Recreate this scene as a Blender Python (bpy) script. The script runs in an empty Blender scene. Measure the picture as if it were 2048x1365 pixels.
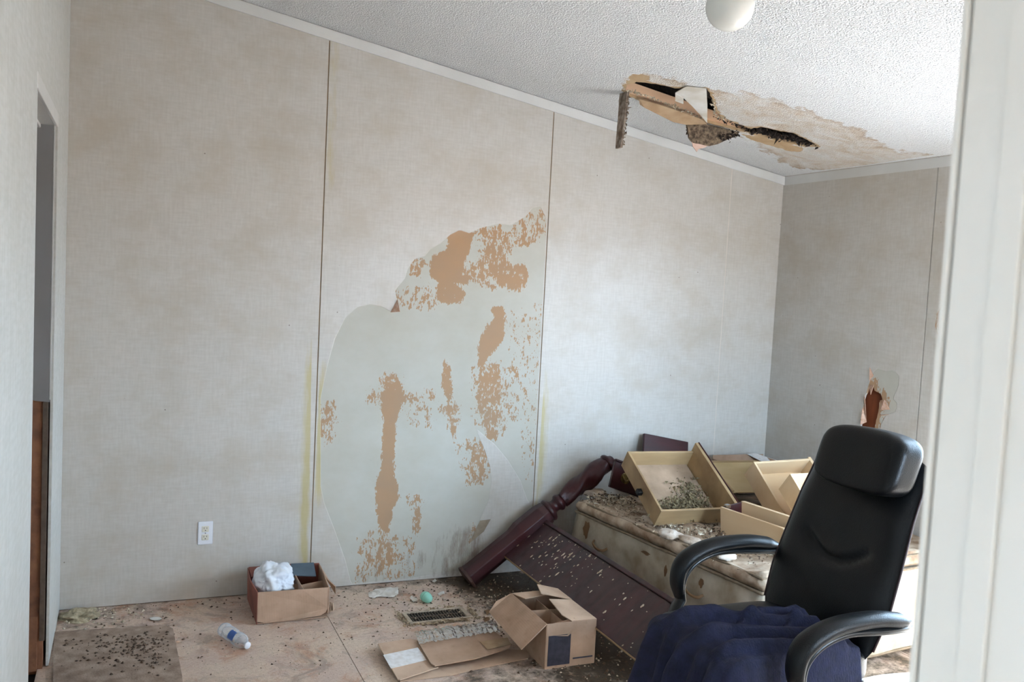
import bpy, bmesh, math, random
import numpy as np
from mathutils import Vector, Matrix
from mathutils.geometry import delaunay_2d_cdt
from mathutils import noise as mn0

random.seed(7); RNG = np.random.default_rng(7)
SC = bpy.context.scene
COL = SC.collection

# ------------------------------------------------------------------ camera
F_PX, YAW, PITCH, ROLL = 1812.4, .4019, .066, .0511
CAM = np.array([.2742, -4.5617, 1.629])
_f = np.array([math.sin(YAW)*math.cos(PITCH), math.cos(YAW)*math.cos(PITCH), -math.sin(PITCH)])
_r = np.array([math.cos(YAW), -math.sin(YAW), 0.]); _u = np.cross(_r, _f)
_r, _u = math.cos(ROLL)*_r + math.sin(ROLL)*_u, -math.sin(ROLL)*_r + math.cos(ROLL)*_u
cd = bpy.data.cameras.new('camera'); cam = bpy.data.objects.new('camera', cd); COL.objects.link(cam)
cam.matrix_world = Matrix(((_r[0], _u[0], -_f[0], CAM[0]), (_r[1], _u[1], -_f[1], CAM[1]), (_r[2], _u[2], -_f[2], CAM[2]), (0, 0, 0, 1)))
cd.sensor_fit = 'HORIZONTAL'; cd.sensor_width = 36; cd.lens = F_PX/2048*36
cd.clip_start = .02; cd.clip_end = 200
cd.dof.use_dof = True; cd.dof.focus_distance = 4.4; cd.dof.aperture_fstop = 9
SC.camera = cam

# ------------------------------------------------------------------ light
SC.view_settings.view_transform = 'Standard'; SC.view_settings.look = 'None'
SC.view_settings.gamma = 1; SC.view_settings.use_curve_mapping = False
SC.view_settings.exposure = 1.46
SC.cycles.use_denoising = True; SC.cycles.adaptive_threshold = .08
SC.cycles.max_bounces = 6; SC.cycles.diffuse_bounces = 4; SC.cycles.glossy_bounces = 3
SC.cycles.sample_clamp_indirect = 8
W = bpy.data.worlds.new('overcast_sky'); SC.world = W; W.use_nodes = True
bg = W.node_tree.nodes['Background']; bg.inputs[1].default_value = 14
_wt = W.node_tree; _g = _wt.nodes.new('ShaderNodeTexCoord'); _s = _wt.nodes.new('ShaderNodeSeparateXYZ'); _m = _wt.nodes.new('ShaderNodeMapRange'); _x = _wt.nodes.new('ShaderNodeMix')
_wt.links.new(_g.outputs['Generated'], _s.inputs[0]); _wt.links.new(_s.outputs[2], _m.inputs[0]); _m.inputs[1].default_value = -.03; _m.inputs[2].default_value = .03
_x.data_type = 'RGBA'; _x.inputs[6].default_value = (.3, .31, .33, 1); _x.inputs[7].default_value = (.57, .8, 1.04, 1)      # sunlit yard below the horizon, hazy sky above
_wt.links.new(_m.outputs[0], _x.inputs[0]); _wt.links.new(_x.outputs[2], bg.inputs[0])
sl_ = bpy.data.lights.new('sun', 'SUN'); sl_.energy = 72; sl_.angle = math.radians(.8); sl_.color = (.9, .96, 1)
sun = bpy.data.objects.new('sun', sl_); COL.objects.link(sun)
_e = math.radians(34); _d = Vector((.447*math.cos(_e), .894*math.cos(_e), -math.sin(_e)))      # low sun through the front window, landing by the right wall
sun.rotation_euler = _d.to_track_quat('-Z', 'Y').to_euler()
def portal(name, loc, rot, sx, sy):
    l = bpy.data.lights.new(name, 'AREA'); l.shape = 'RECTANGLE'; l.size = sx; l.size_y = sy
    l.cycles.is_portal = True
    o = bpy.data.objects.new(name, l); COL.objects.link(o); o.location = loc; o.rotation_euler = rot
    return o

# ------------------------------------------------------------------ room dimensions
XR, S, HC, TRIM = 3.987, .1631, 2.302, .055
YF = -4.076                                   # front wall, room side
WIN = (-1.5, -2.8, .75, 2.02)               # window in the right wall: y0 y1 z0 z1
WIN2 = (2.45, 3.6, .8, 2.02)                  # window in the front wall: x0 x1 z0 z1
HALL_FILL_WIN = (-6.3, -4.72, .75, 2.1)               # unseen opening added in the right hall wall to light the jamb: y0 y1 z0 z1
def zc(x): return HC + TRIM + S*(XR - x)
def ray(x, y): return _f + _r*(x-1024)/F_PX - _u*(y-682.5)/F_PX
def onplane(x, y, n, d):
    n = np.array(n, float); v = ray(x, y); return CAM + v*((d - n@CAM)/(n@v))
def fl(x, y, z=0): return onplane(x, y, (0, 0, 1), z)
def bw(x, y, Y=0): return onplane(x, y, (0, 1, 0), Y)
def rw(x, y, X=XR): return onplane(x, y, (1, 0, 0), X)
def ce(x, y, drop=0): return onplane(x, y, (S, 0, 1), HC+TRIM+S*XR-drop)

# ------------------------------------------------------------------ materials
def lin(h):
    c = [int(h[i:i+2], 16)/255 for i in (0, 2, 4)]
    return tuple((v/12.92 if v <= .04045 else ((v+.055)/1.055)**2.4) for v in c) + (1,)
class NT:
    """small node-tree writer"""
    def __init__(s, name):
        s.m = bpy.data.materials.new(name); s.m.use_nodes = True; s.t = s.m.node_tree
        s.b = s.t.nodes['Principled BSDF']; s.tc = None
    def n(s, typ, **kw):
        o = s.t.nodes.new('ShaderNode'+typ)
        for k, v in kw.items(): setattr(o, k, v)
        return o
    def l(s, a, b): s.t.links.new(a, b)
    def set(s, sock, v):
        if isinstance(v, bpy.types.NodeSocket): s.l(v, sock)
        else: sock.default_value = v
    def coord(s, scale=(1, 1, 1), rot=(0, 0, 0), out='Object'):
        if s.tc is None: s.tc = s.n('TexCoord')
        mp = s.n('Mapping'); mp.inputs['Scale'].default_value = scale; mp.inputs['Rotation'].default_value = rot
        s.l(s.tc.outputs[out], mp.inputs[0]); return mp.outputs[0]
    def noise(s, scale, detail=3, stretch=(1, 1, 1), rough=.55, dist=0, rot=(0, 0, 0)):
        o = s.n('TexNoise'); o.inputs['Scale'].default_value = scale; o.inputs['Detail'].default_value = detail
        o.inputs['Roughness'].default_value = rough; o.inputs['Distortion'].default_value = dist
        s.l(s.coord(stretch, rot), o.inputs['Vector']); return o.outputs['Fac']
    def voro(s, scale, stretch=(1, 1, 1), feature='F1'):
        o = s.n('TexVoronoi'); o.feature = feature; o.inputs['Scale'].default_value = scale
        s.l(s.coord(stretch), o.inputs['Vector']); return o.outputs['Distance']
    def rng(s, v, a, b, c=0., d=1., smooth=False):
        o = s.n('MapRange'); o.inputs[1].default_value = a; o.inputs[2].default_value = b
        o.inputs[3].default_value = c; o.inputs[4].default_value = d
        if smooth: o.interpolation_type = 'SMOOTHSTEP'
        s.l(v, o.inputs[0]); return o.outputs[0]
    def math(s, op, a, b=0.):
        o = s.n('Math'); o.operation = op; s.set(o.inputs[0], a); s.set(o.inputs[1], b); return o.outputs[0]
    def mix(s, f, a, b, mode='MIX'):
        o = s.n('Mix'); o.data_type = 'RGBA'; o.blend_type = mode
        s.set(o.inputs[0], f); s.set(o.inputs[6], a); s.set(o.inputs[7], b); return o.outputs[2]
    def attr(s, name):
        o = s.n('Attribute'); o.attribute_name = name; return o.outputs['Fac']
    def bump(s, h, dist=.002, strength=1):
        o = s.n('Bump'); o.inputs['Strength'].default_value = strength; o.inputs['Distance'].default_value = dist
        s.l(h, o.inputs['Height'])
        return o.outputs[0]
    def out(s, col, rough=.6, normal=None, **kw):
        s.set(s.b.inputs['Base Color'], col); s.set(s.b.inputs['Roughness'], rough)
        if normal is not None: s.l(normal, s.b.inputs['Normal'])
        for k, v in kw.items(): s.set(s.b.inputs[k], v)
        return s.m
M = {}
def simple(name, a, b=None, scale=12, rough=.6, stretch=(1, 1, 1), bump=0, bscale=60, detail=4, lo=.35, hi=.65, **kw):
    t = NT(name); a = lin(a); col = a
    if b: col = t.mix(t.rng(t.noise(scale, detail, stretch), lo, hi), a, lin(b))
    nrm = t.bump(t.noise(bscale, 3, stretch), bump) if bump else None
    M[name] = t.out(col, rough, nrm, **kw); return M[name]

def make_vinyl(name, torn):
    t = NT(name)
    A = lin('beb8b0'); B = lin('c8c3bc'); Wm = lin('b3a898')
    fine = t.math('ADD', t.noise(95, 2, (1, 1, .14)), t.noise(95, 2, (.16, .16, 1)))
    base = t.mix(t.rng(fine, .72, 1.28), A, B)
    warm = t.noise(2.8, 4, (1, 1, 1.4), .68)
    base = t.mix(t.rng(warm, .46, .68, 0, .62), base, Wm)
    spk = t.rng(t.noise(55, 0), .88, .9)
    base = t.mix(t.math('MULTIPLY', spk, .7), base, lin('5f4a35'))
    # yellow water stain beside the joints
    yl = t.rng(t.math('ADD', t.attr('yellow'), t.math('MULTIPLY', t.math('SUBTRACT', t.noise(14, 2, (3, 3, .6)), .5), .9)), .25, .8)
    col = t.mix(t.math('MULTIPLY', yl, .62), base, lin('b5a256')); rough = .39; nrm = None
    if torn:     # torn away: grey backing paper, below it brown board paper
        peel = t.rng(t.attr('peel'), 0, .004)
        grey = t.mix(t.rng(warm, .35, .7), lin('bfbcb2'), lin('b5b0a2'))
        nz = t.math('ADD', t.math('MULTIPLY', t.rng(t.noise(34, 3, (1, 1, .55), .7), .3, .7, -.5, .5), 1.0), t.math('MULTIPLY', t.rng(t.noise(120, 1, (1, 1, .4), .7), .3, .7, -.5, .5), .55))
        tan = t.rng(t.math('ADD', t.attr('tan'), nz), 0, .06)
        backing = t.mix(tan, grey, t.mix(t.rng(warm, .3, .7), lin('b08a66'), lin('a6886c')))
        dn = t.math('ADD', t.attr('dirt_shade'), t.math('MULTIPLY', t.math('SUBTRACT', t.noise(26, 4, (1, 1, .25), .75), .5), 1.5))
        col = t.mix(peel, col, backing)
        col = t.mix(t.math('MULTIPLY', t.rng(dn, .3, .7), .7), col, lin('7b6350'))
        nrm = t.bump(t.math('MULTIPLY', peel, -1), .0012); rough = t.mix(peel, (.39, .39, .39, 1), (.75, .75, .75, 1))
    M[name] = t.out(col, rough, nrm, **{'Specular IOR Level': .6})
make_vinyl('vinyl', False); make_vinyl('torn_vinyl', True)
def make_left():
    t = NT('pale_linen_vinyl')
    fine = t.math('ADD', t.noise(60, 2, (1, 1, .15)), t.noise(60, 2, (.2, .2, 1)))
    base = t.mix(t.rng(fine, .78, 1.22), lin('c4c4be'), lin('d2d2ce'))
    base = t.mix(t.rng(t.noise(2, 4), .45, .75, 0, .4), base, lin('bfbcb0'))
    M['pale'] = t.out(base, .45)
make_left()
def make_ceiling():
    t = NT('popcorn_ceiling')
    b1 = t.noise(135, 1, rough=.6)
    h = t.rng(b1, .35, .65)
    base = t.mix(t.rng(b1, .35, .65), lin('e0e0e0'), lin('eaeaea'))
    sd = t.math('ADD', t.attr('stain'), t.math('MULTIPLY', t.rng(t.noise(9, 5, rough=.7), .3, .7, -.5, .5), .13))
    inside = t.rng(sd, -.012, .02)
    ring = t.math('MULTIPLY', t.rng(sd, -.012, .004), t.rng(sd, .004, .05, 1, 0))
    blot = t.rng(t.noise(6, 5, rough=.7, dist=.6), .38, .68)
    grain = t.rng(t.noise(70, 3), .35, .65)
    tone = t.mix(blot, lin('dacfc0'), lin('c6ad8e'))
    tone = t.mix(t.math('MULTIPLY', grain, .25), tone, lin('b89f86'))
    col = t.mix(t.math('MULTIPLY', inside, t.rng(blot, 0, 1, .35, .9)), base, tone)
    col = t.mix(t.math('MULTIPLY', ring, t.rng(blot, .2, .8, .15, .75)), col, lin('a68766'))
    raw = t.rng(t.math('ADD', t.attr('raw'), t.math('MULTIPLY', t.rng(t.noise(25, 4), .3, .7, -.5, .5), .02)), 0, .004)
    col = t.mix(raw, col, t.mix(blot, lin('c1a684'), lin('a98a63')))
    hh = t.math('MULTIPLY', h, t.math('SUBTRACT', 1, raw))
    M['ceiling'] = t.out(col, .9, t.bump(hh, .005))
make_ceiling()
def make_floor():
    t = NT('worn_particle_board')
    chips = t.rng(t.noise(70, 4, rough=.7), .3, .7)
    base = t.mix(chips, lin('c6ad97'), lin('ddc8b5'))
    base = t.mix(t.rng(t.noise(3.6, 5, rough=.75), .44, .58), base, t.mix(chips, lin('bfa392'), lin('d2bcad')))
    base = t.mix(t.rng(t.noise(5.5, 6, rough=.75, dist=.5), .52, .64, 0, .6), base, lin('b47c58'))
    base = t.mix(t.rng(t.noise(4.1, 5, rough=.75, dist=1), .54, .66, 0, .65), base, lin('978577'))
    wsp = t.rng(t.noise(85, 1), .72, .76); base = t.mix(t.math('MULTIPLY', wsp, .7), base, lin('e2d8cc'))
    spk = t.rng(t.noise(120, 2), .64, .69)
    base = t.mix(t.math('MULTIPLY', spk, .6), base, lin('4d3a2c'))
    dn = t.math('ADD', t.attr('dirt_shade'), t.math('MULTIPLY', t.rng(t.noise(12, 7, rough=.78), .3, .7, -.5, .5), .9))
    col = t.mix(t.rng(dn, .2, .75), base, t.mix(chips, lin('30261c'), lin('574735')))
    M['floor'] = t.out(col, t.rng(t.noise(4, 3), .3, .7, .45, .75), t.bump(t.noise(160, 3), .0012))
make_floor()
def make_cherry(name, specks=0):
    t = NT(name)
    g = t.noise(9, 5, (.12, 1, 1), .65)
    base = t.mix(t.rng(g, .35, .65), lin('260c10'), lin('431619'))
    base = t.mix(t.rng(t.noise(3, 4), .5, .75, 0, .35), base, lin('463434'))   # dust
    r = t.rng(t.noise(20, 3), .3, .7, .28, .5)
    M[name] = t.out(base, r, t.bump(g, .0005))
make_cherry('cherry')
def make_white_paint(name, a, b):
    t = NT(name)
    col = t.mix(t.rng(t.noise(3, 3), .35, .65), lin(a), lin(b)); M[name] = t.out(col, .4, t.bump(t.noise(90, 2), .0003))
make_white_paint('trim', 'dad9d6', 'd0cfcb'); make_white_paint('jamb', 'dcdad6', 'd5d2cc')
def make_cardboard(name, a, b, corr=260.):
    t = NT(name)
    w = t.n('TexWave'); w.inputs['Scale'].default_value = corr/6.28; w.inputs['Distortion'].default_value = .3; t.l(t.coord(), w.inputs[0])
    col = t.mix(t.rng(t.noise(8, 4), .35, .7), lin(a), lin(b))
    col = t.mix(t.rng(t.noise(30, 4), .6, .8, 0, .4), col, lin('8a6a50'))
    M[name] = t.out(col, .8, t.bump(w.outputs['Fac'], .0004, .5))
make_cardboard('cardboard', 'ba9a82', 'a6876e'); make_cardboard('cardboard_pale', 'c9ab92', 'b3947b')
simple('print_dark', '2a2a35', '3c3946', 40, .5)
simple('plate_white', 'e2e3e8', None, rough=.3); simple('socket_ivory', 'd9d4c4', None, rough=.35)
simple('black', '0b0b0c', None, rough=.6); simple('stuffing', 'd8ccc0', 'b39c86', 14, .95, bump=.006, bscale=40); simple('worn_wood', '5c3d31', '3e2420', 30, .6); simple('strip_grey', 'a89a8c', '6f5c4c', 40, .9); simple('torn_back', '9c8d7a', '8a7b69', 30, .85); simple('joint_pale', 'd9d0c6', 'cfc5ba', 8, .6); simple('joint_tan', '9a8266', '857058', 8, .8); simple('slot', '14110f', None, rough=.8)
simple('backing_brown', '8d6b50', '6f5340', 20, .85); simple('chipboard_brown', '9a6a4b', '77503c', 14, .8, bump=.001)
simple('red_insulation_board', '8d4a28', '6e3518', 10, .8, stretch=(1, 1, .2))
simple('torn_edge', 'd8b9a6', 'c49a80', 60, .9, bump=.002, bscale=120)
simple('grey_board', '8f8d8d', '8a8786', 6, .6)
simple('lumber', 'e8c6a6', 'dcae88', 6, .6, stretch=(.15, 1, 1))
simple('dark_attic', '120f0d', '1d1813', 6, .95)
simple('gypsum_brown', 'b69b7c', 'a58767', 14, .9, bump=.001); simple('gypsum_white', 'd6d3ce', 'c4bcae', 10, .9)
simple('mould_fuzz', '8c7862', '4a3c30', 55, .95, bump=.01, bscale=90); simple('dark_insulation', '3c2f28', '241c18', 50, .95, bump=.012, bscale=70)
simple('pink_paper', 'd8beb0', 'c9a896', 20, .9)
simple('mattress_side', 'c4b8a6', '98876f', 6, .75, bump=.002, bscale=18); simple('piping', '85735d', '6d5a45', 20, .7)
simple('mattress_top', 'cbb8a2', '86684e', 9, .85, bump=.012, bscale=14); simple('brown_stain', '6e4f36', '80603f', 12, .8)
simple('pine', 'e2c7a2', 'd6b48c', 5, .45, stretch=(.2, 1, 1)); simple('plywood_stained', 'c9b48c', 'b39a6e', 5, .6, stretch=(.4, 1, 1))
simple('old_drawer', 'b3966e', '8c7050', 6, .55, stretch=(.25, 1, 1)); simple('drawer_floor', 'b39880', '836d58', 5, .7)
simple('brass', '8c7a4a', '5a4a2c', 30, .4, Metallic=.8)
simple('mould_crumb', '978766', '5c4c36', 40, .95); simple('pale_crumb', 'd0c5b2', 'b09b80', 60, .9); simple('dark_crumb', '44342a', '6b5340', 60, .9)
simple('white_plastic_bag', 'eef0f4', 'dfe4ee', 10, .35)
simple('mint_plastic', '9ad8c2', None, rough=.35); simple('mint_seam', '74b49c', None, rough=.4)
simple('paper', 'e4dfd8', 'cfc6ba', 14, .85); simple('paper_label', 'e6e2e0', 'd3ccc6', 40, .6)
simple('register_brown', '5a4b3f', '6c5b4c', 40, .55); simple('register_frame', 'bba892', '9c8a76', 40, .6); simple('register_dark', '17120f', None, rough=.6)
simple('fibre', 'c4b094', '94795c', 60, .95, bump=.006, bscale=110)
simple('globe_glass', 'e4e3dc', None, rough=.25)
simple('insulation_tan', 'c2b498', '9a8b70', 30, .95, bump=.01, bscale=60)
simple('grey_dirty_board', 'b09a88', '8a7464', 18, .85, bump=.002, bscale=120); simple('blue_card', '5b6b78', '4c5a66', 8, .6); simple('red_card', '9d5a4a', '7d463a', 8, .6)
def make_leather():
    t = NT('black_leather'); n = t.noise(260, 3); v = t.voro(300)
    col = t.mix(t.rng(t.noise(5, 3), .4, .7), lin('060607'), lin('0b0c0e'))
    M['leather'] = t.out(col, t.rng(t.noise(9, 3), .3, .7, .36, .46), t.bump(v, .0004), **{'Specular IOR Level': .32})
make_leather()
simple('black_plastic', '08090a', '0d0e10', 20, .34); simple('leather_piping', '2a0f12', None, rough=.5); simple('chrome', 'b0b2b8', None, rough=.2, Metallic=1.)
def make_blanket():
    t = NT('navy_knit'); w = t.noise(210, 3, (1, 1, .3)); w2 = t.noise(40, 4, (1, .25, 1))
    col = t.mix(t.rng(w2, .3, .7), lin('12152a'), lin('1b1f3c')); col = t.mix(t.rng(t.noise(160, 2), .7, .76, 0, .6), col, lin('2a2c46'))
    M['blanket'] = t.out(col, .95, t.bump(t.math('ADD', w, w2), .003), **{'Sheen Weight': .0})
make_blanket()
def make_clear(name, tint, rough, alpha, gloss=.45):
    t = NT(name); tr = t.n('BsdfTransparent'); tr.inputs[0].default_value = tint
    gl = t.n('BsdfGlossy'); gl.inputs[0].default_value = (1, 1, 1, 1); gl.inputs['Roughness'].default_value = rough
    df = t.n('BsdfDiffuse'); df.inputs[0].default_value = (.8, .84, .9, 1)
    a = t.n('MixShader'); a.inputs[0].default_value = gloss; t.l(gl.outputs[0], a.inputs[2]); t.l(df.outputs[0], a.inputs[1])
    b = t.n('MixShader'); fr = t.n('LayerWeight'); fr.inputs[0].default_value = .35
    t.l(t.rng(fr.outputs['Facing'], 0, 1, alpha, .95), b.inputs[0]); t.l(tr.outputs[0], b.inputs[1]); t.l(a.outputs[0], b.inputs[2])
    t.l(b.outputs[0], t.t.nodes['Material Output'].inputs[0]); M[name] = t.m
make_clear('clear_plastic', (.95, .97, 1, 1), .08, .22); make_clear('window_glass', (1, 1, 1, 1), .02, .03); make_clear('shiny_film', (.97, .97, .98, 1), .06, .25, .95)
simple('bottle_blue', '3f66b0', None, rough=.4)

# ------------------------------------------------------------------ mesh helpers
def link(name, me, mat, parent=None, smooth=False, loc=None):
    o = bpy.data.objects.new(name, me); COL.objects.link(o)
    if mat is not None: me.materials.clear(); me.materials.append(M[mat] if isinstance(mat, str) else mat)
    if parent: o.parent = parent
    if smooth:
        for p in me.polygons: p.use_smooth = True
    if loc is not None: o.location = loc
    return o
def obj(name, bm, mat, parent=None, smooth=False):
    bmesh.ops.recalc_face_normals(bm, faces=bm.faces)
    me = bpy.data.meshes.new(name); bm.to_mesh(me); bm.free(); return link(name, me, mat, parent, smooth)
def tag(o, label, cat=None, group=None, kind=None):
    o['label'] = label
    if cat: o['category'] = cat
    if group: o['group'] = group
    if kind: o['kind'] = kind
    return o
def empty(name, loc=(0, 0, 0), mw=None):
    o = bpy.data.objects.new(name, None); COL.objects.link(o); o.empty_display_size = .05
    if mw is not None: o.matrix_world = mw
    else: o.location = loc
    return o
def struct(o): o['kind'] = 'structure'; return o
def bx(bm, x0, x1, y0, y1, z0, z1, bev=0, seg=1):
    vs = [bm.verts.new((x, y, z)) for z in (z0, z1) for y in (y0, y1) for x in (x0, x1)]
    fs = [bm.faces.new([vs[i] for i in q]) for q in ((0, 2, 3, 1), (4, 5, 7, 6), (0, 1, 5, 4), (2, 6, 7, 3), (0, 4, 6, 2), (1, 3, 7, 5))]
    if bev:
        es = list({e for f in fs for e in f.edges}); bmesh.ops.bevel(bm, geom=es, offset=bev, segments=seg, affect='EDGES', profile=.5)
    return bm
def box(name, x0, x1, y0, y1, z0, z1, mat, parent=None, bev=0, seg=1, smooth=False):
    x0, x1 = sorted((x0, x1)); y0, y1 = sorted((y0, y1)); z0, z1 = sorted((z0, z1))
    return obj(name, bx(bmesh.new(), x0, x1, y0, y1, z0, z1, bev, seg), mat, parent, smooth)
def catmull(pts, n):
    P = np.array(pts, float); P = np.vstack([2*P[0]-P[1], P, 2*P[-1]-P[-2]]); out = []
    for i in range(1, len(P)-2):
        for t in np.linspace(0, 1, n, endpoint=False):
            a, b, c, d = P[i-1:i+3]
            out.append(.5*((2*b)+(c-a)*t+(2*a-5*b+4*c-d)*t*t+(3*b-a-3*c+d)*t**3))
    out.append(P[-2]); return np.array(out)
def sweep(bm, path, ra, rb, up=(0, 1, 0), seg=12, cap=True):
    """elliptical tube: ra across `up`-ish axis, rb the other; ra/rb scalars or per-point arrays"""
    path = np.array(path, float); n = len(path); ra = np.broadcast_to(ra, n); rb = np.broadcast_to(rb, n); rings = []
    for i in range(n):
        t = path[min(i+1, n-1)]-path[max(i-1, 0)]; t /= np.linalg.norm(t)
        a = np.array(up, float); a = a - t*(a@t); a /= np.linalg.norm(a); b = np.cross(t, a)
        rings.append([bm.verts.new(path[i]+a*ra[i]*math.cos(k*2*math.pi/seg)+b*rb[i]*math.sin(k*2*math.pi/seg)) for k in range(seg)])
    for i in range(n-1):
        for k in range(seg): bm.faces.new((rings[i][k], rings[i][(k+1) % seg], rings[i+1][(k+1) % seg], rings[i+1][k]))
    if cap: bm.faces.new(rings[0][::-1]); bm.faces.new(rings[-1])
    return bm
def lathe(bm, prof, seg=24, axis=None, org=(0, 0, 0)):
    """prof [(r, h)] around z, or along `axis`"""
    R = Matrix.Identity(3) if axis is None else Vector((0, 0, 1)).rotation_difference(Vector(axis)).to_matrix()
    org = Vector(org); rings = []
    for r, h in prof:
        rings.append([bm.verts.new(org+R@Vector((r*math.cos(k*2*math.pi/seg), r*math.sin(k*2*math.pi/seg), h))) for k in range(seg)])
    for a, b in zip(rings, rings[1:]):
        for k in range(seg): bm.faces.new((a[k], a[(k+1) % seg], b[(k+1) % seg], b[k]))
    bm.faces.new(rings[0][::-1]); bm.faces.new(rings[-1]); return bm
def inside_poly(X, Y, poly):
    c = np.zeros(X.shape, bool); n = len(poly)
    for i in range(n):
        x1, y1 = poly[i]; x2, y2 = poly[(i+1) % n]
        m = ((y1 > Y) != (y2 > Y)) & (X < (x2-x1)*(Y-y1)/((y2-y1) if y2 != y1 else 1e-9)+x1); c ^= m
    return c
def sdist(X, Y, poly):
    """signed distance, positive inside"""
    d = np.full(X.shape, 1e9); n = len(poly)
    for i in range(n):
        ax, ay = poly[i]; bx_, by = poly[(i+1) % n]; ex, ey = bx_-ax, by-ay
        t = np.clip(((X-ax)*ex+(Y-ay)*ey)/(ex*ex+ey*ey+1e-12), 0, 1); d = np.minimum(d, np.hypot(X-ax-t*ex, Y-ay-t*ey))
    return np.where(inside_poly(X, Y, poly), d, -d)
def sheet(name, outline, holes, step, to3d, mat, parent=None, thick=0, fields=None, extra=None):
    """flat sheet with a convex outline, ragged holes and named per-point fields (in sheet coordinates)"""
    pts = [Vector(p) for p in outline]; edges = [(i, (i+1) % len(outline)) for i in range(len(outline))]
    for h in holes:
        b = len(pts); pts += [Vector(p) for p in h]; edges += [(b+i, b+(i+1) % len(h)) for i in range(len(h))]
    xs = [p[0] for p in outline]; ys = [p[1] for p in outline]
    if step:
        gx, gy = np.meshgrid(np.arange(min(xs)+step/2, max(xs), step), np.arange(min(ys)+step/2, max(ys), step))
        sd = sdist(gx, gy, outline)
        for a, b, s_ in zip(gx.ravel(), gy.ravel(), sd.ravel()):
            if s_ > step*.3: pts.append(Vector((a, b)))
    if extra is not None: pts += [Vector(p) for p in extra]
    V, _, Fc = delaunay_2d_cdt(pts, edges, [], 0, 1e-5)[:3]
    V = np.array([tuple(v) for v in V]); Fc = [tuple(f) for f in Fc]
    if holes:
        cen = np.array([V[list(f)].mean(0) for f in Fc]); kill = np.zeros(len(Fc), bool)
        for h in holes: kill |= inside_poly(cen[:, 0], cen[:, 1], h)
        Fc = [f for f, k in zip(Fc, kill) if not k]
    used = sorted({i for f in Fc for i in f}); mp = {i: k for k, i in enumerate(used)}; V = V[used]
    P = to3d(V[:, 0], V[:, 1]); me = bpy.data.meshes.new(name)
    me.from_pydata([tuple(p) for p in P], [], [tuple(mp[i] for i in f) for f in Fc])
    for k, fn in (fields or {}).items():
        a = me.attributes.new(k, 'FLOAT', 'POINT'); a.data.foreach_set('value', np.asarray(fn(V[:, 0], V[:, 1]), np.float32))
    me.update(); o = link(name, me, mat, parent)
    if thick:
        m = o.modifiers.new('thickness', 'SOLIDIFY'); m.thickness = thick; m.offset = -1
    return o
def rag(poly, amp, step=.01, seed=0):
    """subdivide a polygon and roughen its edge"""
    r = np.random.default_rng(seed); out = []
    n = len(poly)
    for i in range(n):
        a = np.array(poly[i], float); b = np.array(poly[(i+1) % n], float); L = np.linalg.norm(b-a); k = max(1, int(L/step))
        for j in range(k):
            p = a+(b-a)*j/k; nn = np.array([-(b-a)[1], (b-a)[0]])/max(L, 1e-6)
            out.append(tuple(p+nn*r.normal()*amp*(j > 0)))
    return out
def frame(O, U, V):
    """matrix with x along O->U, y towards V, z = x cross y"""
    O = np.array(O); x = np.array(U)-O; x /= np.linalg.norm(x); y = np.array(V)-O; y -= x*(x@y); y /= np.linalg.norm(y); z = np.cross(x, y)
    m = np.eye(4); m[:3, 0] = x; m[:3, 1] = y; m[:3, 2] = z; m[:3, 3] = O; return Matrix(m.tolist())
def flap(name, pts, mat, parent=None, thick=.004, rough=0):
    """one bent thin piece through 3D points (fan triangulated in order)"""
    bm = bmesh.new(); vs = [bm.verts.new(tuple(p)) for p in pts]; f = bm.faces.new(vs)
    bmesh.ops.triangulate(bm, faces=[f])
    o = obj(name, bm, mat, parent)
    if thick:
        m = o.modifiers.new('thickness', 'SOLIDIFY'); m.thickness = thick; m.offset = 0
    return o
def clump(bm, c, n, spread, size, flat=.5, seed=0, taper=True):
    """loose crumbs: small irregular tetrahedra / chips around c"""
    r = np.random.default_rng(seed)
    for _ in range(n):
        p = np.array(c)+r.normal(size=3)*np.array(spread); s = size*r.uniform(.4, 1.6)
        vs = [bm.verts.new(p+s*np.array([1, 1, flat])*d) for d in r.normal(size=(4, 3))*.6]
        for q in ((0, 1, 2), (0, 2, 3), (0, 3, 1), (1, 3, 2)): bm.faces.new([vs[i] for i in q])
    return bm

# ================================================================== THE SETTING
# ---- floor: particle board sheets over a dark deck, butt joints along y
JX = [-.03, 1.174, 2.393, 3.612, XR+.15]
floor = struct(box('floor', -.15, XR+.15, -6.7, .1, -.12, -.019, 'slot'))
floor['label'] = 'bare particle board subfloor'
dirt_shade_polys = [([fl(*q)[:2] for q in ((895, 1162), (1000, 1145), (1110, 1160), (1290, 1310), (1330, 1365), (1120, 1352), (1190, 1330), (1085, 1235), (1010, 1205), (940, 1180))], .9),  # first patch: floor dirt plus the shade under the footboard, painted dark
              ([fl(*q)[:2] for q in ((690, 1172), (930, 1145), (930, 1158), (700, 1184))], .35),
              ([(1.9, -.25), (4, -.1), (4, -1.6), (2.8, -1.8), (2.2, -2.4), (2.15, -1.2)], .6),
              ([fl(*q)[:2] for q in ((905, 1345), (1250, 1300), (1290, 1400), (930, 1400))], .45),
              ([fl(*q)[:2] for q in ((120, 1222), (330, 1205), (340, 1250), (100, 1290))], .25)]
def floor_dirt_shade(X, Y):
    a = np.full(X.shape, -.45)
    for p, lv in dirt_shade_polys: a = np.maximum(a, np.clip(lv+sdist(X, Y, p)*6, -1, lv))
    return a
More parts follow.
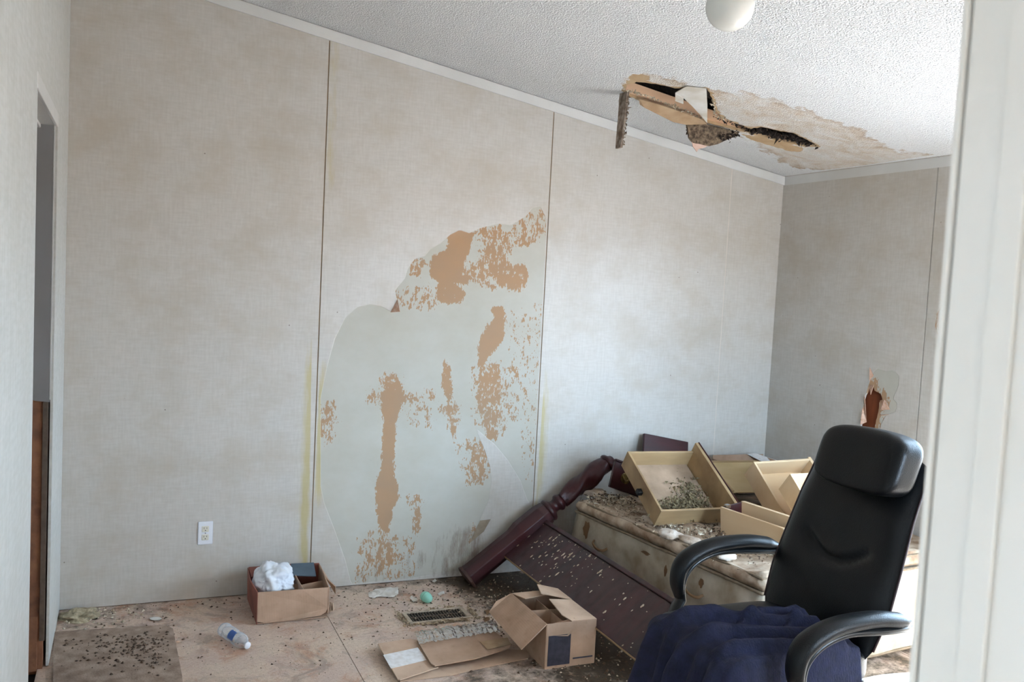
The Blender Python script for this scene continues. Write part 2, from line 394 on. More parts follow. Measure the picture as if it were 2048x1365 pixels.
for i in range(4):
    x0, x1 = JX[i]+.0015, JX[i+1]-.0015
    ys = [(.05, -2.42), (-2.425, -4.86), (-4.865, -6.7)]
    for k, (ya, yb) in enumerate(ys):
        if i > 1 and k == 2: continue
        o = sheet('floor_sheet', [(x0, yb), (x1, yb), (x1, ya), (x0, ya)], [], .03 if k == 0 else .2, lambda a, b: np.c_[a, b, 0*a], 'floor', floor, .018, {'dirt_shade': floor_dirt_shade})

# ---- back wall: linen vinyl panels with open joints
JB = [0, 1.158, 2.393, 3.589, XR]
wall_back = struct(box('wall_back', -.15, XR+.15, .0125, .11, -.1, 3.3, 'backing_brown'))
def cpx(pts): return [tuple(bw(580+a*.5932, 380+b*.5934)[[0, 2]]) for a, b in pts]      # traced on the wall plane
peel_out = cpx([(205, 1330), (185, 1250), (150, 1150), (115, 1060), (102, 1000), (102, 700), (125, 590), (150, 500), (185, 430), (225, 395), (270, 384), (310, 392), (345, 412), (362, 385), (350, 340), (385, 300), (395, 265), (420, 232), (455, 222), (470, 200), (505, 180), (540, 150), (572, 134), (605, 145), (640, 128), (700, 112), (745, 118), (795, 88), (815, 60), (845, 55), (862, 90), (865, 130), (850, 560), (838, 860), (828, 1040), (810, 1050), (795, 1085), (800, 1050), (775, 980), (735, 915), (690, 860), (628, 808), (655, 870), (675, 930), (680, 985), (670, 1050), (640, 1115), (668, 1110), (650, 1145), (605, 1195), (620, 1215), (570, 1285), (400, 1312)])
T = []      # (outline, level)
def tp(level, *pts): T.append((cpx(pts), level))
tp(.9, (540, 152), (575, 136), (610, 146), (600, 185), (577, 240), (570, 285), (592, 308), (545, 300), (490, 292), (480, 262), (488, 232), (530, 216), (545, 190))
tp(.12, (610, 150), (700, 125), (740, 150), (735, 200), (690, 330), (640, 310), (590, 300), (580, 270), (640, 240), (660, 180))
tp(.3, (690, 200), (730, 230), (745, 260), (790, 250), (800, 290), (780, 345), (735, 335), (690, 310), (670, 270))
tp(.02, (790, 100), (850, 70), (860, 150), (790, 190), (730, 190), (720, 150))
tp(.55, (510, 310), (550, 315), (585, 350), (575, 375), (530, 378), (500, 370))
tp(-.05, (350, 340), (510, 320), (510, 385), (440, 402), (380, 395)); tp(.1, (410, 235), (450, 228), (440, 280), (408, 285))
tp(.7, (690, 402), (716, 405), (714, 500), (690, 530), (655, 570), (640, 592), (645, 520), (662, 470), (692, 440))
tp(.22, (650, 600), (700, 590), (712, 680), (690, 840), (668, 830), (650, 760), (630, 700))
tp(-.1, (610, 600), (770, 600), (770, 760), (700, 840), (620, 780)); tp(-.2, (720, 420), (850, 380), (838, 1000), (790, 960), (770, 700))
tp(.45, (522, 578), (534, 600), (545, 700), (535, 715), (517, 660)); tp(.2, (510, 735), (560, 735), (552, 830), (545, 780))
tp(1., (322, 690), (350, 700), (372, 665), (365, 715), (345, 790), (338, 870), (338, 950), (352, 1010), (356, 1040), (335, 1070), (322, 1145), (308, 1110), (302, 1040), (308, 975), (322, 920), (326, 800))
tp(.25, (320, 630), (360, 635), (360, 665), (325, 690)); tp(0, (270, 680), (330, 670), (320, 710), (260, 715)); tp(.1, (385, 680), (420, 700), (405, 720), (385, 710)); tp(.1, (465, 680), (482, 675), (480, 705), (465, 705))
tp(-.12, (380, 700), (480, 700), (480, 800), (400, 800)); tp(.15, (620, 855), (660, 850), (676, 940), (640, 985), (605, 990)); tp(-.15, (550, 850), (640, 830), (670, 950), (600, 1000))
tp(.2, (315, 1150), (340, 1200), (345, 1260), (325, 1260), (300, 1290), (290, 1260), (308, 1200)); tp(.1, (258, 1175), (275, 1155), (268, 1260), (258, 1300)); tp(-.1, (230, 1180), (420, 1170), (420, 1300), (225, 1320))
tp(.15, (420, 1040), (436, 1045), (430, 1160), (422, 1150)); tp(0, (398, 1030), (412, 1040), (408, 1060), (398, 1055)); tp(.05, (100, 725), (140, 715), (152, 770), (140, 845), (104, 855)); tp(.0, (600, 1150), (668, 1110), (650, 1148), (610, 1192))
def tanf(X, Z):
    a = np.full(X.shape, -.95)
    for p, lv in T: a = np.maximum(a, np.clip(lv+sdist(X, Z, p)*(45 if lv > .25 else 18), -1, lv))
    return a
WD = [(cpx([(215, 1330), (400, 1312), (600, 1275), (640, 1190), (560, 1130), (480, 1200), (330, 1250), (225, 1290)]), .3), (cpx([(520, 1290), (640, 1270), (640, 1150), (560, 1160)]), .55)]
def wdirt(X, Z):
    a = np.full(X.shape, -.75)
    for p, lv in WD: a = np.maximum(a, np.clip(lv+sdist(X, Z, p)*8, -1, lv))
    return np.maximum(a, np.where((X > 1.3) & (X < 2.4), .35-Z*9, -1))
def yellowf(X, Z):
    def band(x0, w, z0, z1): return np.clip(1-np.abs(X-x0)/w, 0, 1)*np.clip((Z-z0)/.2, 0, 1)*np.clip((z1-Z)/.25, 0, 1)
    return np.maximum.reduce([band(1.125, .05, .0, 1.35), band(1.185, .035, .35, 1.25)*1.1, band(2.425, .05, .35, 1.2), band(1.18, .05, 1.9, 3.0)*.5])
for i in range(4):
    x0, x1 = JB[i]+(.003 if i else 0), JB[i+1]-.003
    fine = .015 if i == 1 else .05
    sheet('wall_panel', [(x0, .004), (x1, .004), (x1, zc(x1)+.02), (x0, zc(x0)+.02)], [], fine, lambda a, b: np.c_[a, 0*a, b], 'torn_vinyl' if i == 1 else 'vinyl', wall_back, .01,
          {'peel': (lambda X, Z: sdist(X, Z, peel_out)) if i == 1 else (lambda X, Z: 0*X-1), 'tan': tanf, 'dirt_shade': wdirt, 'yellow': yellowf})
# loose edges of the torn vinyl curl off the wall
def curl(name, pxs, lift, mat):
    n = len(pxs); return flap(name, [np.array(bw(580+a*.5932, 380+b*.5934))+np.array([0, -l, 0]) for (a, b), l in zip(pxs, lift)], mat, wall_back, .0015)
curl('vinyl_curl', [(338, 413), (362, 368), (364, 410)], (.004, .004, .04), 'torn_edge')
curl('vinyl_curl', [(603, 1193), (640, 1115), (672, 1108), (650, 1150)], (.002, .003, .02, .014), 'torn_back')  # grey-brown back of the curled vinyl
for jx in JB[1:4]: box('joint_strip', jx-.004, jx+.004, .0035 if jx < 3 else .0012, .012, .0, zc(jx), 'joint_tan' if jx < 3 else 'joint_pale', wall_back)

# ---- right wall with a torn hole and (out of view) the window
rh1 = [tuple(rw(*q)[[1, 2]]) for q in ((1739, 775), (1748, 770), (1752, 782), (1764, 788), (1768, 800), (1762, 808), (1758, 830), (1753, 852), (1748, 880), (1722, 880), (1726, 830), (1732, 795))]
rp = [tuple(rw(*q)[[1, 2]]) for q in ((1757, 736), (1775, 742), (1790, 740), (1802, 752), (1800, 775), (1789, 798), (1797, 805), (1797, 824), (1786, 828), (1776, 830), (1765, 850), (1760, 880), (1722, 880), (1727, 820), (1738, 775), (1748, 745))]
rh2 = [tuple(rw(*q)[[1, 2]]) for q in ((1889, 605), (1876, 625), (1872, 655), (1880, 676), (1890, 690), (1960, 690), (1965, 620), (1925, 600))]
wall_right = struct(box('wall_right', XR+.011, XR+.012, -6.7, .1, 2.9, 2.95, 'backing_brown'))
def rsheet(y0, y1, z0, z1, holes=(), step=.05):
    return sheet('wall_panel', [(y0, z0), (y1, z0), (y1, z1), (y0, z1)], list(holes), step, lambda a, b: np.c_[0*a+XR, a, b], 'torn_vinyl', wall_right, .01,
                 {'peel': lambda Y, Z: np.maximum(sdist(Y, Z, rp), sdist(Y, Z, rh2)), 'tan': lambda Y, Z: np.maximum(np.clip(.1+(.03-np.abs(sdist(Y, Z, rh1)))*20, -.95, .5), np.clip(.2+sdist(Y, Z, rh2)*10, -.95, .7)),
                  'dirt_shade': lambda Y, Z: 0*Y-.9, 'yellow': lambda Y, Z: 0*Y})
rt = zc(XR)+.02
RJ = -1.165
rsheet(RJ+.003, 0, 0, rt, [rag(rh1, .003, .015, 3)], .02)
rsheet(WIN[0], RJ-.003, 0, rt, [], .03)
rsheet(WIN[1], WIN[0], 0, WIN[2]); rsheet(WIN[1], WIN[0], WIN[3], rt); rsheet(YF-.1, WIN[1], 0, rt)
box('wall_core', XR+.0115, XR+.12, WIN[0], .1, -.1, 2.9, 'red_insulation_board', wall_right); box('wall_core', XR+.0115, XR+.12, -6.7, WIN[1], -.1, 2.9, 'backing_brown', wall_right)
box('wall_core', XR+.0115, XR+.12, WIN[1], WIN[0], -.1, WIN[2], 'backing_brown', wall_right); box('wall_core', XR+.0115, XR+.12, WIN[1], WIN[0], WIN[3], 2.9, 'backing_brown', wall_right)
for s_, pts in enumerate((((1739, 775), (1746, 735), (1752, 760), (1748, 790)), ((1760, 805), (1776, 800), (1786, 828), (1770, 832), (1758, 830)), ((1728, 800), (1736, 790), (1734, 845), (1727, 850)))):
    flap('torn_paper', [rw(*q)-np.array([.003+.02*(k % 2), 0, 0]) for k, q in enumerate(pts)], 'torn_edge', wall_right, .002)
flap('torn_paper', [rw(*q)-np.array([.004+.02*(k == 1), 0, 0]) for k, q in enumerate(((1886, 612), (1893, 640), (1890, 676), (1882, 690), (1884, 650)))], 'pink_paper', wall_right, .002)
box('joint_strip', XR+.0006, XR+.011, RJ-.0035, RJ+.0035, 0, rt, 'joint_pale', wall_right)
w = struct(empty('window_1', (XR, (WIN[0]+WIN[1])/2, WIN[2])))
for (a, b, c, d) in ((WIN[1], WIN[1]+.05, WIN[2], WIN[3]), (WIN[0]-.05, WIN[0], WIN[2], WIN[3]), (WIN[1]+.05, WIN[0]-.05, WIN[2], WIN[2]+.05), (WIN[1]+.05, WIN[0]-.05, WIN[3]-.05, WIN[3]), (WIN[1]+.05, WIN[0]-.05, (WIN[2]+WIN[3])/2-.02, (WIN[2]+WIN[3])/2+.02)):
    o = box('window_frame', XR+.03, XR+.09, a, b, c, d, 'trim'); o.parent = w; o.matrix_parent_inverse = Matrix.Translation(-w.location)
for c, d in ((WIN[2]+.05, (WIN[2]+WIN[3])/2-.02), ((WIN[2]+WIN[3])/2+.02, WIN[3]-.05)):
    o = box('pane', XR+.058, XR+.062, WIN[1]+.05, WIN[0]-.05, c, d, 'window_glass'); o.parent = w; o.matrix_parent_inverse = Matrix.Translation(-w.location)
portal('window_daylight', (XR+.13, (WIN[0]+WIN[1])/2, (WIN[2]+WIN[3])/2), (0, math.radians(90), 0), WIN[3]-WIN[2], WIN[0]-WIN[1])

# ---- left wall with the door opening close to the corner
YD0, YD1, ZD = -.665, -1.432, 2.13
wall_left = struct(box('wall_left', -.1105, -.0105, -6.7, YD1-.02, -.1, 3.3, 'backing_brown'))
def lsheet(y0, y1, z0, z1, bottom=None):
    return sheet('wall_panel', [(y0, z0), (y1, z0 if bottom is None else bottom), (y1, z1), (y0, z1)], [], .1, lambda a, b: np.c_[0*a, a, b], 'pale', wall_left, -.01, {})
lsheet(-6.7, YD1-.04, .003, zc(0)+.02); lsheet(YD1-.038, YD0+.038, ZD+.045, zc(0)+.02); lsheet(YD0+.04, -.001, .003, zc(0)+.02)
box('wall_core', -.1105, -.0105, YD1-.02, YD0+.02, ZD+.02, 3.3, 'backing_brown', wall_left); box('wall_core', -.1105, -.0105, YD0+.022, .0, -.1, 3.3, 'chipboard_brown', wall_left)
d1 = struct(empty('door_1', (0, YD0, 0)))
def dpart(n, *a, **k):
    o = box(n, *a, **k); o.parent = d1; o.matrix_parent_inverse = Matrix.Translation(-d1.location); return o
dpart('head_casing', -.001, .012, YD1-.045, YD0+.045, ZD, ZD+.05, 'trim', bev=.002)
dpart('side_casing', -.001, .008, YD1-.045, YD1+.0, .0, ZD, 'trim', bev=.002)
dpart('side_casing', -.001, .004, YD0, YD0+.012, 1.08, ZD, 'trim')
dpart('head_jamb', -.11, .0, YD1, YD0, ZD, ZD+.02, 'jamb'); dpart('door_stop', -.06, -.045, YD1, YD0, ZD-.014, ZD, 'trim', bev=.002)
dpart('near_jamb', -.11, 0, YD1-.02, YD1, 0, ZD, 'trim')
pj_ = [(-.11, 1.10), (-.09, 1.085), (-.07, 1.09), (-.045, 1.075), (-.02, 1.078), (0, 1.07), (0, ZD), (-.11, ZD)]
o = sheet('far_jamb', pj_, [], 0, lambda a, b: np.c_[a, 0*a+YD0, b], 'grey_board', None, .015, {}); o.parent = d1; o.matrix_parent_inverse = Matrix.Translation(-d1.location)
dpart('broken_jamb', -.115, -.02, YD0+.012, YD0+.02, .02, 1.1, 'chipboard_brown'); dpart('jamb_edge', -.022, -.004, YD0+.006, YD0+.02, .12, 1.08, 'register_brown')
dpart('broken_jamb', -.115, -.03, YD0+.004, YD0+.012, .0, .22, 'chipboard_brown')
struct(box('closet_shell', -.9, -.88, -2.2, .1, -.1, 3.3, 'grey_board')); struct(box('closet_floor', -.9, -.11, -2.2, .1, -.12, -.005, 'chipboard_brown'))
struct(box('closet_side', -.9, -.11, .0, .08, -.1, 3.3, 'grey_board')); struct(box('closet_side', -.9, -.11, -2.2, -2.12, -.1, 3.3, 'grey_board'))

# ---- front wall with the doorway the picture is taken through
DX0, DX1, DZ = .05, .82, 2.05
wall_front = struct(box('wall_front', DX1+.02, WIN2[0], YF-.1, YF, -.1, 3.3, 'pale'))
for a in ((WIN2[1], XR, -.1, 3.3), (WIN2[0], WIN2[1], -.1, WIN2[2]), (WIN2[0], WIN2[1], WIN2[3], 3.3)): box('wall_piece', a[0], a[1], YF-.1, YF, a[2], a[3], 'pale', wall_front)
w = struct(empty('window_2', ((WIN2[0]+WIN2[1])/2, YF, WIN2[2])))
for (a, b, c, d) in ((WIN2[0], WIN2[0]+.05, WIN2[2], WIN2[3]), (WIN2[1]-.05, WIN2[1], WIN2[2], WIN2[3]), (WIN2[0]+.05, WIN2[1]-.05, WIN2[2], WIN2[2]+.05), (WIN2[0]+.05, WIN2[1]-.05, WIN2[3]-.05, WIN2[3])):
    o = box('window_frame', a, b, YF-.08, YF-.03, c, d, 'trim'); o.parent = w; o.matrix_parent_inverse = Matrix.Translation(-w.location)
o = box('pane', WIN2[0]+.05, WIN2[1]-.05, YF-.058, YF-.054, WIN2[2]+.05, WIN2[3]-.05, 'window_glass'); o.parent = w; o.matrix_parent_inverse = Matrix.Translation(-w.location)
portal('front_daylight', ((WIN2[0]+WIN2[1])/2, YF-.12, (WIN2[2]+WIN2[3])/2), (math.radians(90), 0, 0), WIN2[1]-WIN2[0], WIN2[3]-WIN2[2])
box('wall_piece', -.01, DX0-.02, YF-.1, YF, -.1, 3.3, 'pale', wall_front); box('wall_piece', DX0-.02, DX1+.02, YF-.1, YF, DZ+.02, 3.3, 'pale', wall_front)
d2 = struct(empty('door_2', (DX1, YF-.05, 0)))
def jpart(n, *a, **k):
    o = box(n, *a, **k); o.parent = d2; o.matrix_parent_inverse = Matrix.Translation(-d2.location); return o
jpart('side_jamb', DX1, DX1+.019, YF-.11, YF-.0035, 0, DZ, 'jamb', bev=.0015)
jpart('jamb_edging', DX1-.001, DX1+.019, YF-.0015, YF+.004, 0, DZ, 'jamb', bev=.001)
jpart('side_jamb', DX0-.019, DX0, YF-.11, YF+.002, 0, DZ, 'jamb'); jpart('head_jamb', DX0-.019, DX1+.019, YF-.11, YF+.002, DZ, DZ+.019, 'jamb')
jpart('door_stop', DX1-.004, DX1, YF-.06, YF-.0385, 0, DZ, 'jamb', bev=.001); jpart('door_casing', DX1+.006, DX1+.065, YF-.125, YF-.11, 0, DZ+.06, 'jamb', bev=.003)
# hall behind the camera
hwl = struct(box('hall_wall', 1.55, 1.62, -6.7, HALL_FILL_WIN[0], -.1, 2.68, 'pale'))
for a in ((HALL_FILL_WIN[1], YF-.1, -.1, 2.68), (HALL_FILL_WIN[0], HALL_FILL_WIN[1], -.1, HALL_FILL_WIN[2]), (HALL_FILL_WIN[0], HALL_FILL_WIN[1], HALL_FILL_WIN[3], 2.68)): box('wall_piece', 1.55, 1.62, a[0], a[1], a[2], a[3], 'pale', hwl)
struct(box('hall_end_wall', -.1, 1.65, -6.8, -6.7, -.1, 2.68, 'pale'))
portal('hall_fill_daylight', (1.64, (HALL_FILL_WIN[0]+HALL_FILL_WIN[1])/2, (HALL_FILL_WIN[2]+HALL_FILL_WIN[3])/2), (0, math.radians(90), 0), HALL_FILL_WIN[3]-HALL_FILL_WIN[2], HALL_FILL_WIN[1]-HALL_FILL_WIN[0])

# ---- ceiling with the collapsed strip
def c2(x, y): return tuple(ce(x, y)[:2])
hole = [c2(*q) for q in ((1251, 172), (1272, 164), (1312, 168), (1350, 177), (1400, 176), (1414, 177), (1424, 196), (1431, 222), (1445, 236), (1476, 249), (1502, 258), (1522, 254), (1545, 259), (1585, 266), (1615, 280), (1637, 293), (1605, 291), (1560, 282), (1500, 266), (1440, 251), (1380, 236), (1320, 214), (1275, 197), (1251, 190))]
hole = rag(hole, .004, .02, 5)
stain = [c2(*q) for q in ((1262, 150), (1300, 147), (1360, 163), (1430, 182), (1500, 188), (1570, 206), (1640, 233), (1700, 252), (1735, 270), (1780, 298), (1850, 308), (1895, 322), (1800, 335), (1700, 343), (1640, 335), (1570, 300), (1500, 275), (1420, 250), (1330, 220), (1250, 195), (1246, 172))]
stain2 = [c2(*q) for q in ((1480, 262), (1640, 300), (1760, 318), (1700, 345), (1600, 338), (1540, 308))]
raw = [c2(*q) for q in ((1258, 150), (1300, 147), (1300, 160), (1282, 168), (1250, 178))]
raw2 = [c2(*q) for q in ((1482, 268), (1530, 276), (1606, 296), (1602, 304), (1580, 303), (1500, 280))]
def stf(X, Y): return np.maximum(sdist(X, Y, stain), sdist(X, Y, stain2))
def rawf(X, Y): return np.maximum.reduce([sdist(X, Y, raw), sdist(X, Y, raw2), .014+sdist(X, Y, hole)])
ceiling = struct(sheet('ceiling', [(-.11, -4.2), (XR+.012, -4.2), (XR+.012, .012), (-.11, .012)], [hole], .04, lambda a, b: np.c_[a, b, zc(a)], 'ceiling', None, 0, {'stain': stf, 'raw': rawf}))
cm = ceiling.modifiers.new('thickness', 'SOLIDIFY'); cm.thickness = .012; cm.offset = 1
nz = ceiling.data.polygons[0].normal.z
if nz > 0: ceiling.data.flip_normals()
cm.offset = -1
hc_ = struct(obj('hall_ceiling', bx(bmesh.new(), -.11, 1.65, -6.8, YF-.1, 2.62, 2.7), 'ceiling'))
# attic over the hole
attic = struct(obj('roof_deck', bx(bmesh.new(), -.3, XR+.3, -4.3, .3, 3.9, 3.95), 'dark_attic'))
for a in ((-.3, XR+.3, .13, .3), (-.3, XR+.3, -4.3, -4.21)): box('gable', a[0], a[1], a[2], a[3], 2.3, 3.9, 'dark_attic', attic)
for a in ((-1.0, -.91), (XR+.125, XR+.3)): box('eave', a[0], a[1], -4.3, .3, 2.3, 3.9, 'dark_attic', attic)
box('eave', -1, -.3, -4.3, .3, 3.35, 3.95, 'dark_attic', attic)
bsl = math.atan(S)
def slope_box(name, x0, x1, y0, y1, d0, d1, mat, parent):
    bm = bmesh.new(); vs = [bm.verts.new((x, y, zc(x)+d)) for d in (d0, d1) for y in (y0, y1) for x in (x0, x1)]
    for q in ((0, 2, 3, 1), (4, 5, 7, 6), (0, 1, 5, 4), (2, 6, 7, 3), (0, 4, 6, 2), (1, 3, 7, 5)): bm.faces.new([vs[i] for i in q])
    return obj(name, bm, mat, parent)
BY = ce(1275, 196)[1]
slope_box('truss_chord', 1.6, XR, BY-.02, BY+.02, .013, .06, 'lumber', ceiling)
slope_box('attic_floor', 1.6, XR, BY-.45, BY-.28, .02, .2, 'dark_insulation', ceiling); slope_box('attic_floor', 1.6, XR, BY+.03, BY+.4, .02, .2, 'dark_insulation', ceiling)
# hanging remains of the board
cy_ = BY
def cpt(x, y, Y): return bw(x, y, Y)
def cc(a, b): return (1210+a/4.551, 120+b/4.551)
flap('torn_white_sheet', [ce(*cc(a, b), d) for a, b, d in ((640, 298, .012), (740, 240, .004), (922, 258, .004), (932, 420, .012), (930, 572, .02), (860, 490, .018), (790, 415, .016), (715, 345, .014))], 'gypsum_white', ceiling, .003)
flap('torn_white_sheet', [ce(*cc(a, b), d) for a, b, d in ((640, 300, .013), (715, 345, .015), (714, 400, .016), (640, 372, .015))], 'gypsum_white', ceiling, .003)
flap('brown_board_flap', [ce(*cc(a, b), d) for a, b, d in ((310, 350, .006), (320, 400, .02), (360, 430, .03), (500, 500, .04), (620, 560, .04), (740, 585, .035), (930, 580, .012), (880, 535, .006), (700, 470, .006), (500, 405, .006))], 'gypsum_brown', ceiling, .008)
o = flap('mouldy_board_flap', [cpt(*cc(a, b), cy_+d) for a, b, d in ((738, 582, .05), (755, 660, .04), (762, 710, .035), (800, 755, .03), (860, 765, .03), (940, 785, .03), (1020, 765, .03), (1110, 722, .02), (1190, 692, .01), (1215, 662, 0), (1050, 615, 0), (900, 585, .02))], 'mould_fuzz', ceiling, .012)
flap('paper_tip', [cpt(*cc(a, b), cy_+.032) for a, b in ((790, 745), (800, 790), (835, 838), (850, 812), (905, 800), (945, 775), (880, 750))], 'pink_paper', ceiling, .003)
bm = bmesh.new(); bx(bm, -.006, .006, -.045, .035, -.275, 0.005)
bmesh.ops.subdivide_edges(bm, edges=bm.edges, cuts=6, use_grid_fill=True)
for v in bm.verts:
    k = -v.co.z/.275; v.co.x += RNG.normal()*.0015-k*.012; v.co.y = v.co.y*(1-.35*k)+RNG.normal()*.002
o = obj('hanging_strip', bm, 'strip_grey', ceiling); tpos = ce(1248, 186); o.location = tpos
bm = bmesh.new(); clump(bm, (0, 0, 0), 0, (0, 0, 0), 0)
for k in range(70):
    z = -.02-.25*k/70; clump(bm, (.008-(-z/.275)*.012, -.045+.02*(-z/.275), z), 2, (.004, .004, .004), .006, 1, k)
o = obj('strip_broken_edge', bm, 'mould_fuzz', ceiling); o.location = tpos; o['kind'] = 'stuff'
# crumbly board core along the edges, fuzzy insulation in the slit
bm = bmesh.new(); r2 = np.random.default_rng(4)
def along(px, n, spread, size, dz=0, seed=1):
    P = catmull([ce(*q, dz) for q in px], 20)
    for k in range(n):
        clump(bm, P[r2.integers(len(P))], 1, spread, size, 1, seed*1000+k)
along([cc(190, 275), cc(350, 320), cc(560, 400), cc(720, 460), cc(880, 530)], 220, (.004, .004, .003), .006, .004, 1); along([cc(985, 370), cc(995, 430), cc(1010, 500), cc(1120, 540)], 60, (.004, .004, .004), .007, .002, 2)
o = obj('crumbled_edge', bm, 'pale_crumb', ceiling); o['kind'] = 'stuff'
bm = bmesh.new(); along([cc(1330, 640), cc(1420, 640), cc(1560, 690), cc(1700, 700), cc(1900, 770)], 420, (.02, .012, .008), .012, -.012, 3); along([cc(740, 640), cc(900, 680), cc(1050, 690), cc(1200, 680)], 150, (.012, .008, .012), .009, .05, 4); along([cc(1000, 520), cc(1150, 570), cc(1320, 640)], 80, (.008, .008, .004), .007, .0, 5)
o = obj('insulation_fuzz', bm, 'dark_insulation', ceiling); o['kind'] = 'stuff'
# ---- cornice strips
def strip(name, p, q, n, mat='trim', hgt=TRIM, dep=.011, gap=.004):
    p, q, n = np.array(p), np.array(q), np.array(n); bm = bmesh.new()
    vs = [bm.verts.new(a+n*d-np.array([0, 0, h])) for h in (gap, hgt) for d in (0, dep) for a in (p, q)]
    for f in ((0, 2, 3, 1), (4, 5, 7, 6), (0, 1, 5, 4), (2, 6, 7, 3), (0, 4, 6, 2), (1, 3, 7, 5)): bm.faces.new([vs[i] for i in f])
    return struct(obj(name, bm, mat))
strip('trim_1', (0, 0, zc(0)), (XR, 0, zc(XR)), (0, -1, 0)); strip('trim_2', (XR, 0, zc(XR)), (XR, YF, zc(XR)), (-1, 0, 0))
struct(box('trim_3', 0, .008, -.008, 0, 0, zc(0)-.06, 'pale'))
# ================================================================== THINGS
def local(root, o): o.parent = root; return o
# ---- wall outlet
ox, oz = .642, .329
t = tag(empty('wall_outlet', (ox, 0, oz)), 'white double power outlet plate low on the back wall', 'outlet')
box('cover_plate', -.035, .035, -.006, 0, -.057, .057, 'plate_white', t, .004, 2)
for k in (-1, 1):
    rc = box('receptacle', -.0165, .0165, -.0085, -.004, k*.0205-.0145, k*.0205+.0145, 'socket_ivory', t, .003, 2)
    box('slot', -.0075, -.0055, -.0088, -.008, k*.0205+.0, k*.0205+.009, 'slot', rc); box('slot', .0055, .0075, -.0088, -.008, k*.0205+.001, k*.0205+.008, 'slot', rc)
    obj('ground_hole', lathe(bmesh.new(), [(.0025, -.0004), (.0025, .0004)], 10, (0, -1, 0), (0, -.0086, k*.0205-.007)), 'slot', rc)
obj('screw', lathe(bmesh.new(), [(.003, -.001), (.003, .001), (.001, .0015)], 10, (0, -1, 0), (0, -.006, 0)), 'chrome', t)

# ---- ceiling globe
g = np.array([1.85, -2.325, 2.455]); gz = zc(g[0])
g = CAM + ray(1460, 13)*2.62
gz = zc(g[0])
t = tag(empty('ceiling_light', tuple(g)), 'white glass globe light hanging from the ceiling', 'lamp')
bm = bmesh.new(); bmesh.ops.create_uvsphere(bm, u_segments=40, v_segments=24, radius=.0695); obj('globe', bm, 'globe_glass', t, True)
obj('fitter', lathe(bmesh.new(), [(.03, .058), (.04, .062), (.04, .085), (.02, .09), (.012, .095), (.012, gz-g[2]-.03), (.05, gz-g[2]-.025), (.055, gz-g[2]+.004)], 24), 'trim', t, True)

# ---- collapsed footboard: octagonal turned post + panel
PY = -.12
p0 = np.array([1.985, PY, .045]); p1 = np.array([2.815, PY, .655]); pd = (p1-p0)/np.linalg.norm(p1-p0); PL = np.linalg.norm(p1-p0)
mw = frame(p0, p1, p0+np.array([0, 1, 0])); fb = tag(empty('bed_footboard', mw=mw), 'broken dark cherry bed footboard with turned post, leaning on the mattress', 'footboard')
def post(yc, parent, broken=False):
    bm = bmesh.new()
    a = [(.052, -.012), (.060, -.010), (.060, .0), (.058, .012), (.057, .05), (.057, .30), (.057, .305), (.068, .36), (.068, .50), (.060, .545)]
    if broken: a = a[:6]
    rings = []
    for r, h in a:
        rings.append([bm.verts.new((h, yc+r*math.cos(k*math.pi/4+math.pi/8)/math.cos(math.pi/8), r*math.sin(k*math.pi/4+math.pi/8)/math.cos(math.pi/8))) for k in range(8)])
    for q, w_ in zip(rings, rings[1:]):
        for k in range(8): bm.faces.new((q[k], q[(k+1) % 8], w_[(k+1) % 8], w_[k]))
    bm.faces.new(rings[0]); bm.faces.new(rings[-1])
    pb = obj('post_block', bm, 'cherry', parent)
    m = pb.modifiers.new('edge', 'BEVEL'); m.width = .004; m.segments = 2
    obj('post_foot', lathe(bmesh.new(), [(.060, -.026), (.072, -.022), (.074, -.012), (.066, -.006)], 8, (1, 0, 0), (0, yc, 0)), 'worn_wood', parent)
    if broken: return
    prof = [(.058, .545), (.064, .552), (.066, .562), (.060, .572), (.048, .578), (.036, .588), (.033, .60), (.036, .612), (.047, .622), (.049, .632), (.044, .642), (.038, .652)]
    obj('post_ring', lathe(bmesh.new(), prof, 24, (1, 0, 0), (0, yc, 0)), 'cherry', parent, True)
    bm = bmesh.new(); n = 60; sg = 28; rr = []
    for i in range(n+1):
        u_ = i/n; h = .652+u_*(PL-.652-.05); R0 = .038+.016*math.sin(min(1, u_*1.5)*math.pi*.5)-.012*max(0, u_-.75)/.25
        rr.append([bm.verts.new((h, yc+(R0+.009*max(-.4, math.cos(3*(k*2*math.pi/sg)+u_*11)))*math.cos(k*2*math.pi/sg), (R0+.009*max(-.4, math.cos(3*(k*2*math.pi/sg)+u_*11)))*math.sin(k*2*math.pi/sg))) for k in range(sg)])
    for q, w_ in zip(rr, rr[1:]):
        for k in range(sg): bm.faces.new((q[k], q[(k+1) % sg], w_[(k+1) % sg], w_[k]))
    bm.faces.new(rr[0]); bm.faces.new(rr[-1]); obj('post_carving', bm, 'cherry', parent, True)
    e = PL-.05
    obj('post_finial', lathe(bmesh.new(), [(.034, e), (.05, e+.004), (.052, e+.014), (.046, e+.024), (.028, e+.036), (.022, e+.048), (.008, e+.056)], 24, (1, 0, 0), (0, yc, 0)), 'cherry', parent, True)
post(0, fb); post(-1.62, fb, True)
A3 = np.array([2.381, -.16, .324]); B3 = np.array([2.153, -.16, .165])
la = (A3-p0)@pd; lb = (B3-p0)@pd
hz = float((A3-p0)@np.array(mw.col[2])[:3])
box('panel', lb, la, -1.575, -.045, hz-.02, hz, 'cherry', fb, .002)
box('panel_edge', lb-.003, lb, -1.575, -.045, hz-.019, hz-.002, 'old_drawer', fb)
box('top_rail', la, la+.022, -1.575, -.045, hz-.022, hz+.010, 'cherry', fb, .004, 2)
